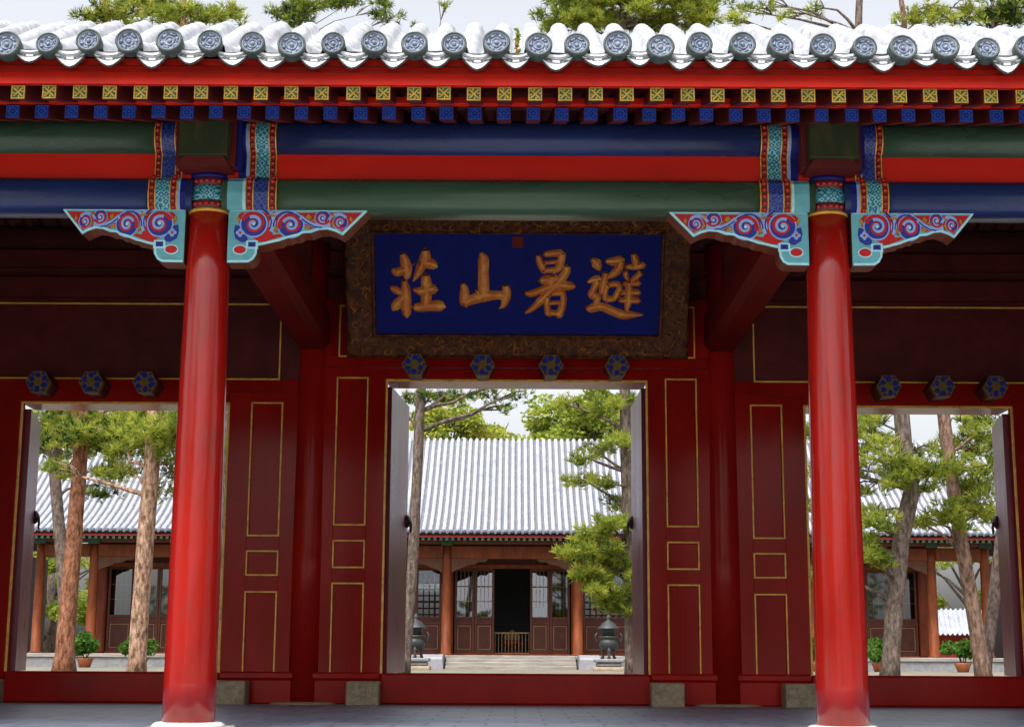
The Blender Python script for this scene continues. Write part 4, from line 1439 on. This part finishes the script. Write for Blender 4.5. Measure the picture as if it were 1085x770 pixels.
def pine(label, Y, trunk, rad, bark, pads, top, seed, mis=(0, 0, 1, 1, 2), dens=1.0, spread=0.0):
    """trunk: pixel points up the stem at depth Y; top: (x, z) shift to the tree's tip; pads: (px, py, dY, half width in px, density)"""
    rnd = random.Random(seed)
    pts = [at(px, py, Y) for px, py in trunk]
    base = Vector((pts[0].x, Y, YARD))
    pts[0] = Vector((pts[0].x, Y, YARD - .06))
    last = pts[-1]
    tip = Vector((top[0], Y + top[2], top[1]))
    n = 7
    for i in range(1, n + 1):
        t_ = i / n
        pts.append(last.lerp(tip, t_) + Vector((rnd.uniform(-.12, .12), rnd.uniform(-.12, .12), 0)) * (1 if i < n else 0))
    dn, rr = [], []
    tot = pts[-1].z - pts[0].z
    for a, c in zip(pts[:-1], pts[1:]):
        m_ = max(1, int((c - a).length / .35))
        for i in range(m_):
            dn.append(a.lerp(c, i / m_))
    dn.append(pts[-1])
    for p in dn:
        f_ = max(0, (p.z - pts[0].z) / tot)
        rr.append((rad[0] + (rad[1] - rad[0]) * min(1, f_ * 2.2)) * (1 - .62 * max(0, f_ - .4) / .6) * (1.25 if f_ < .01 else 1))
    tree = empty('pine_tree', base, label, 'tree', 'pines in the courtyard')
    bl, bc = MB(), MB()
    bl.tube(dn, rr, 14, 0, .05)
    zs = [p.z for p in dn]

    def near(z):
        i = min(range(len(dn)), key=lambda k: abs(zs[k] - z))
        return dn[i], rr[i]
    for (px, py, dY, hw, de) in pads:
        c = at(px, py, Y + dY)
        m_ = hw * (Y + dY + 10.2) / FPX
        dist = math.hypot(c.x - base.x, c.y - Y)
        s_, sr = near(c.z - .25 * dist - .1)
        mid = s_.lerp(c, .5) + Vector((rnd.uniform(-.15, .15), rnd.uniform(-.15, .15), rnd.uniform(.0, .22)))
        q1, q2 = s_.lerp(mid, .5) + Vector((0, 0, rnd.uniform(-.04, .08))), mid.lerp(c, .5) + Vector((0, 0, rnd.uniform(0, .1)))
        r0 = min(sr * .5, .03 + .012 * dist)
        bl.tube([s_, q1, mid, q2, c], [r0, r0 * .8, r0 * .6, r0 * .42, r0 * .25], 6, 0, .06)
        for _ in range(5):           # twigs
            a = rnd.uniform(0, 6.28)
            e = c + Vector((math.cos(a) * m_ * .8, math.sin(a) * m_ * .8, rnd.uniform(-.02, .18)))
            bl.tube([q2, q2.lerp(e, .5) + Vector((0, 0, .04)), e], [r0 * .3, .010, .005], 4)
        nt_ = int(215 * de * dens * max(.35, (m_ / .55) ** 2))
        for _ in range(9):           # each pad is a few smaller sprays with air between
            a = rnd.uniform(0, 6.28); q = rnd.uniform(.1, 1.0)
            cc = c + Vector((math.cos(a) * m_ * q, math.sin(a) * m_ * q, rnd.uniform(-.12, .16) * (m_ / .5)))
            tufts(bc, cc, m_ * .33, m_ * .33, m_ * .13 + .04, nt_ // 9, rnd, mis)
    bl.build('trunk', bark, tree)
    bc.build('crown', ['pine_light', 'pine_mid', 'pine_dark'], tree)
    return tree


pine('slim grey pine trunk behind the red-barked pine, seen through left doorway', 22, [(74, 712), (66, 600), (57, 490), (54, 430)], (.13, .11), 'bark_grey',
     [(52, 448, 0, 26, 1), (68, 468, -.6, 30, 1), (48, 478, .5, 26, .8), (80, 440, .8, 28, .8), (112, 500, .6, 24, .8), (104, 522, .3, 22, .7), (30, 470, 0, 26, .8), (118, 478, 0, 22, .8)], (-9.6, 13.5, .5), 11, (1, 1, 2, 0, 0), .8)
pine('red-barked pine leaning in front of the slim grey trunk, left doorway', 18, [(66, 714), (76, 600), (84, 500), (88, 430)], (.17, .11), 'bark_red',
     [(100, 446, .3, 38, 1), (128, 452, -.4, 38, 1), (76, 462, -.5, 34, 1), (110, 470, -.3, 34, .9), (140, 436, .2, 30, .8), (92, 476, .6, 26, .7), (70, 500, .6, 20, .5), (120, 470, .8, 26, .8), (60, 432, 0, 30, .9), (96, 20, .4, 20, .8), (116, 12, -.3, 26, 1), (144, 6, 0, 26, 1), (132, 20, .5, 20, .9)], (-8.1, 14.0, .3), 12, (0, 0, 0, 1, 2), .85)
pine('pale tan pine trunk beside the front red column, left doorway', 16, [(144, 716), (152, 600), (160, 500), (165, 430)], (.155, .12), 'bark_tan',
     [(60, 500, .6, 24, .6), (128, 505, .7, 26, .7), (170, 522, .6, 22, .5), (150, 468, .4, 34, .9), (132, 480, .6, 26, .8), (182, 500, .5, 22, .5), (196, 458, -.4, 36, 1), (160, 452, -.5, 32, .8), (178, 476, -.3, 34, 1), (188, 448, .5, 30, .9), (210, 470, .2, 30, .8), (146, 440, .4, 26, .8), (178, 22, .3, 24, 1), (200, 16, -.3, 28, 1), (226, 20, .4, 26, 1), (246, 14, 0, 22, .9), (170, 4, .4, 26, 1), (160, 14, .2, 24, 1)], (-6.1, 14.2, .4), 13, (0, 0, 0, 1), .82)
pine('thin pine showing in the slit between front column and left doorway jamb', 24, [(233, 712), (235, 600), (237, 500), (240, 430)], (.10, .08), 'bark_grey',
     [(243, 470, 0, 18, .6), (228, 450, .3, 20, .6), (246, 520, .2, 14, .4), (304, 16, .5, 26, .9), (322, 10, -.4, 28, .9), (344, 4, 0, 24, .8), (372, 2, 0, 22, .7), (400, 12, .4, 20, .8), (416, 20, 0, 12, .4), (310, 24, 0, 16, .6)], (-5.3, 14.5, 0), 14, (1, 1, 2, 0))
pine('grey pine trunk along the left edge of the middle doorway', 22, [(428, 714), (437, 600), (442, 500), (446, 415)], (.115, .105), 'bark_grey',
     [(440, 422, 0, 20, .6), (462, 420, .5, 18, .5), (488, 424, 1, 20, .4), (510, 418, .4, 20, .45), (530, 434, .6, 16, .4), (546, 420, 0, 16, .4), (420, 440, 0, 18, .6), (470, 8, 0, 8, .15), (440, 30, 0, 6, .12)], (-1.9, 13.0, .4), 15, (1, 2, 1, 0))
pine('pine with long bright green hanging branches at right of the middle doorway', 20, [(669, 714), (667, 600), (664, 500), (662, 415)], (.12, .11), 'bark_grey',
     [(650, 432, 0, 26, 1), (626, 440, .4, 22, .8), (600, 430, .2, 18, .5), (655, 470, -.3, 22, .9), (634, 478, .3, 20, .8), (615, 490, 0, 16, .6), (612, 512, .3, 16, .7), (640, 512, 0, 22, .7), (655, 535, .3, 20, .7),
      (648, 556, -.4, 26, 1.3), (628, 568, -.3, 24, 1.3), (612, 590, -.4, 20, 1.3), (636, 590, -.5, 28, 1.5), (655, 610, -.4, 26, 1.5), (644, 632, -.4, 28, 1.5), (622, 612, -.6, 22, 1.4), (656, 646, -.3, 18, 1.2),
      (596, 20, 0, 26, 1.6), (622, 24, -.4, 30, 1.8), (650, 26, .4, 30, 1.8), (676, 22, -.2, 30, 1.8), (704, 24, .3, 30, 1.8), (732, 20, 0, 28, 1.6), (612, 4, .3, 30, 1.8), (642, 0, -.4, 32, 1.8), (684, -2, .4, 32, 1.8), (716, 2, -.2, 30, 1.7), (748, 26, .2, 18, 1), (590, 36, .2, 18, 1.2), (745, 6, .3, 22, 1)], (2.2, 15.0, 0), 16, (0, 0, 0, 1))
pine('crooked grey-brown pine beside the right front column, right doorway', 17, [(942, 716), (948, 640), (955, 570), (966, 520), (958, 470), (955, 435)], (.16, .13), 'bark_grey',
     [(926, 446, .3, 34, .9), (900, 455, .2, 28, .8), (938, 470, -.3, 26, .7), (905, 500, .2, 24, .8), (922, 548, .2, 26, .9), (905, 575, -.2, 24, 1), (945, 490, -.5, 30, 1), (990, 498, -.3, 26, .9), (915, 478, .2, 24, .8), (918, 520, .3, 18, .7), (862, 460, .5, 26, .8), (868, 500, .2, 20, .6), (930, 555, -.3, 26, .9), (915, 590, -.4, 22, 1), (935, 596, -.4, 16, .9), (950, 508, -.5, 28, 1), (970, 500, -.4, 26, 1), (975, 480, .3, 20, .7), (985, 515, .2, 24, .8), (862, 540, .2, 22, .8), (862, 610, .2, 20, .9),
      (790, 12, .4, 20, .7), (776, 22, 0, 16, .6), (812, 8, .2, 16, .5), (836, 18, 0, 14, .4), (860, 12, .3, 14, .4)], (6.3, 14.2, .3), 17, (0, 0, 0, 1), .7)
pine('brown pine leaning left across the right doorway', 18, [(1043, 716), (1030, 640), (1016, 560), (1005, 480), (1000, 440)], (.14, .11), 'bark_brown',
     [(1012, 500, -.3, 30, .9), (1044, 520, .2, 26, .9), (1028, 536, -.2, 28, 1), (1000, 545, -.3, 26, .9), (1040, 462, .2, 26, .8), (1016, 470, .4, 22, .6), (1030, 520, 0, 28, .9), (1035, 548, .3, 24, .9), (1018, 556, -.4, 22, .9), (990, 555, -.4, 24, .8), (1036, 480, .3, 24, .8), (1026, 450, .3, 22, .6), (1048, 500, .2, 22, .8), (1000, 480, .4, 20, .6), (970, 555, .3, 22, .7),
      (964, 22, 0, 22, .9), (984, 16, .3, 24, .9), (1006, 20, -.2, 22, .9), (1030, 12, .2, 22, .8)], (7.4, 14.0, .3), 18, (0, 0, 0, 1), .7)
pine('dark-limbed pine leaning right behind the right door leaf', 20, [(1042, 716), (1050, 660), (1057, 600), (1067, 520), (1074, 440)], (.12, .10), 'bark_grey',
     [(1052, 470, 0, 22, .7), (1040, 446, .3, 20, .6), (1054, 550, .3, 18, .7), (1048, 18, .2, 24, 1), (1070, 10, 0, 26, 1), (1062, 26, .3, 18, .8), (1024, 22, .3, 18, .7), (1084, 20, .2, 20, .8)], (9.9, 14.0, .2), 19, (1, 2, 2, 0))


def broadleaf(label, px, Y, zc, rx, rz, n, seed, mis):
    rnd = random.Random(seed)
    x = at(px, 500, Y).x
    tree = empty('leafy_tree', (x, Y, YARD), label, 'tree', 'leafy trees beyond the hall')
    b = MB()
    b.tube([(x, Y, YARD - .1), (x + .1, Y, 2), (x - .1, Y, 4.5), (x, Y, zc)], [.28, .22, .17, .09], 10)
    for k in range(9):
        a = rnd.uniform(0, 6.28); z = rnd.uniform(zc - rz * .8, zc)
        e = Vector((x + math.cos(a) * rx * .75, Y + math.sin(a) * rx * .75, z + rnd.uniform(.6, 1.6)))
        s_ = Vector((x, Y, z - .8))
        b.tube([s_, s_.lerp(e, .5) + Vector((0, 0, .25)), e], [.09, .055, .02], 6)
    b.build('trunk', 'bark_grey', tree)
    b = MB()
    for k in range(26):
        while True:
            u = Vector((rnd.uniform(-1, 1), rnd.uniform(-1, 1), rnd.uniform(-1, 1)))
            if .3 < u.length < 1: break
        c = Vector((x + u.x * rx, Y + u.y * rx, zc + u.z * rz))
        q = rnd.uniform(.5, 1.0)
        leaves(b, c, q, q, q * .6, n // 26, .12, mis, rnd)
    b.build('crown', ['leaf_yellow', 'leaf_fresh', 'pine_mid'], tree)


broadleaf('pale yellow-green tree above the hall roof beside the grey trunk in the middle doorway', 474, 58, 9.9, 1.7, 1.5, 8000, 21, (0, 0, 1))
broadleaf('small pale green tree behind the hall ridge, left of the middle', 518, 61, 9.7, 1.3, 1.1, 5000, 22, (0, 0, 1))
broadleaf('fresh green tree behind the hall ridge, right of the middle', 584, 59, 10.2, 1.15, 1.7, 5200, 23, (0, 1, 1))
broadleaf('large fresh green tree behind the hall roof near the hanging pine branches', 630, 57, 10.6, 1.7, 2.0, 7000, 24, (0, 1, 1, 2))
broadleaf('low leafy tree seen under the hall veranda at its left end', 62, 62, 3.9, 3.0, 3.0, 9000, 25, (0, 1, 1))
broadleaf('low leafy tree seen past the right end column of the hall', 1020, 66, 4.6, 3.0, 3.2, 9000, 26, (0, 1, 1))
broadleaf('leafy tree over the low roof at far left behind the side gallery', 20, 66, 9.0, 3.6, 3.0, 9000, 27, (0, 1, 2))
broadleaf('leafy tree over the side gallery at far right beyond the door leaf', 1075, 64, 9.2, 3.6, 3.2, 9000, 28, (0, 1, 2))


def shrub(px, Y, hw, label, seed):
    rnd = random.Random(seed)
    x = at(px, 700, Y).x
    o = empty('potted_shrub', (x, Y, YARD), label, 'potted shrub', 'potted shrubs before the hall')
    b = MB()
    b.lathe([(.15, 0), (.20, .16), (.23, .22), (.235, .26), (.20, .26), (.19, .22), (.02, .21)], x, Y, 20, 0, True, YARD)
    b.build('pot', 'terracotta', o)
    b = MB()
    for k in range(7):
        a = rnd.uniform(0, 6.28)
        b.tube([(x + .04 * math.cos(a), Y + .04 * math.sin(a), YARD + .2), (x + .12 * math.cos(a), Y + .12 * math.sin(a), YARD + .45), (x + hw * .6 * math.cos(a), Y + hw * .6 * math.sin(a), YARD + .75)], [.016, .012, .006], 5)
    b.build('stems', 'bark_grey', o)
    b = MB()
    for k in range(16):
        a = rnd.uniform(0, 6.28); q = rnd.uniform(.1, .75)
        c = Vector((x + hw * q * math.cos(a), Y + hw * q * math.sin(a), YARD + .52 + rnd.uniform(-.12, .34) * (1.1 - q * .5)))
        leaves(b, c, .2, .2, .15, 130, .05, (0, 0, 1), rnd, 1.0, 1.3, .0)
    b.build('foliage', ['shrub_green', 'pine_mid'], o)


shrub(90, 34.5, .50, 'round green shrub in clay pot right of the red-barked pine', 31)
shrub(148, 34.0, .60, 'wide green shrub in clay pot behind the pale tan pine trunk', 32)
shrub(858, 34.0, .42, 'green shrub in clay pot peeping left of the right front column', 33)
shrub(932, 34.0, .55, 'green shrub in clay pot left of the crooked pine', 34)
shrub(1020, 34.0, .58, 'green shrub in clay pot left of the leaning brown pine', 35)

# woods added behind and beside the camera to shape the lacquer's reflections
b = MB(); rnd = random.Random(77)
for k in range(64):
    if k < 44:
        sd = -1 if k % 2 else 1
        c = Vector((sd * rnd.uniform(11, 24), rnd.uniform(-34, -5), rnd.uniform(1.0, 8.5)))
    else:
        c = Vector((rnd.uniform(-34, 34), rnd.uniform(-62, -50), rnd.uniform(.5, 6.0)))
    leaves(b, c, 3.0, 3.0, 2.2, 190, .34, (0, 0, 1), rnd)
o = b.build('unseen_woods', ['pine_mid', 'shrub_green'], None, (0, -40, -1.05))
o['kind'] = 'stuff'

# weed on the tiles of the gate's eave
p = at(548, 62, -1.25)
wd = empty('roof_weed', (p.x, -1.22, 4.06), 'thin weed with reddish stem sprouting from the gate roof tiles', 'weed')
b = MB(); b.tube([(p.x, -1.22, 4.06), (p.x - .006, -1.22, 4.14), (p.x + .004, -1.22, 4.22)], [.008, .006, .003], 6)
b.build('stem', 'terracotta', wd)
b = MB(); rnd = random.Random(5)
for k in range(9):
    leaves(b, Vector((p.x, -1.22, 4.10 + .018 * k)), .018, .018, .012, 7, .014, (0,), rnd, 1, 1.4, 0)
b.build('foliage', ['leaf_fresh'], wd)


# ------------------------------------------------------------------ side buildings beyond the hall
def gallery(sx, label):
    x0, x1 = sx * 17.4, sx * 28
    a, c = min(x0, x1), max(x0, x1)
    o = empty('side_gallery', ((a + c) / 2, 44, YARD), label, 'building', 'side galleries beside the hall')
    b = MB(); b.box(a, c, 44.2, 48, YARD - .1, 3.9, 0, .01); b.build('wall', 'wood_dark', o)
    for k in range(int((c - a) / .46)):
        b = MB(); b.box(a + .1 + .46 * k, a + .1 + .46 * k + .27, 44.16, 44.21, .66, 2.30, 0, .01); b.build('wall_panel', 'plaster', o)
    b = MB(); b.box(a - .05, c + .05, 44.1, 44.19, YARD, YARD + .55, 0, .01); b.build('plinth', 'stone_grey', o)
    for k in range(5):
        x = a + .25 + (c - a - .5) * k / 4
        b = MB(); b.lathe([(.13, YARD), (.12, 3.8)], x, 42.9, 14); b.build('column', 'wood_dark', o)
    b = MB(); b.box(a, c, 42.8, 43.0, 3.5, 3.85, 0, .02); b.build('beam', 'wood_dark', o)
    b = MB()
    tiled(b, [(42.0, 4.15), (43, 4.55), (44.5, 5.3), (46, 6.3), (46.4, 6.4), (46.8, 6.3), (48.5, 5.2), (50, 4.5)], [a - .5 + .22 * k for k in range(int((c - a + 1) / .22))], .22, .06, .03, .004, 5, (0, 1), .01, .5)
    rf = b.build('roof', ['hall_tile', 'hall_pan'], o)
    b = MB()
    for dz in (-.08, -.14):
        b.ringstrip([[(x, y, z + dz) for y, z in ((42.0, 4.15), (43, 4.55), (44.5, 5.3), (46.4, 6.38), (48.5, 5.2), (50, 4.5))] for x in (a - .5, c + .5)], 0, True, False)
    b.build('roof_boards', 'wood_dark', rf, fix=True)


gallery(-1, 'white walled side gallery with dark posts at far left beyond the hall end')
gallery(1, 'white walled side gallery with dark posts at far right beyond the hall end')
rw = empty('garden_wall', (20, 56, YARD), 'low red garden wall with pale tiled coping past the hall, right side', 'wall')
b = MB(); b.box(15.2, 26, 55.8, 56.2, YARD - .1, 1.45, 0, .01); b.build('wall', 'far_red', rw)
b = MB()
tiled(b, [(55.2, 1.45), (55.6, 1.75), (56.0, 2.5), (56.4, 1.75), (56.8, 1.45)], [15.0 + .2 * k for k in range(56)], .2, .055, .02, .003, 5, (0, 1), .006, .4)
b.build('coping', ['hall_tile', 'hall_tile'], rw)

for o in bpy.data.objects:
    if o.type == 'MESH' and o.parent is None and 'category' not in o and 'kind' not in o:
        print('UNTAGGED', o.name)
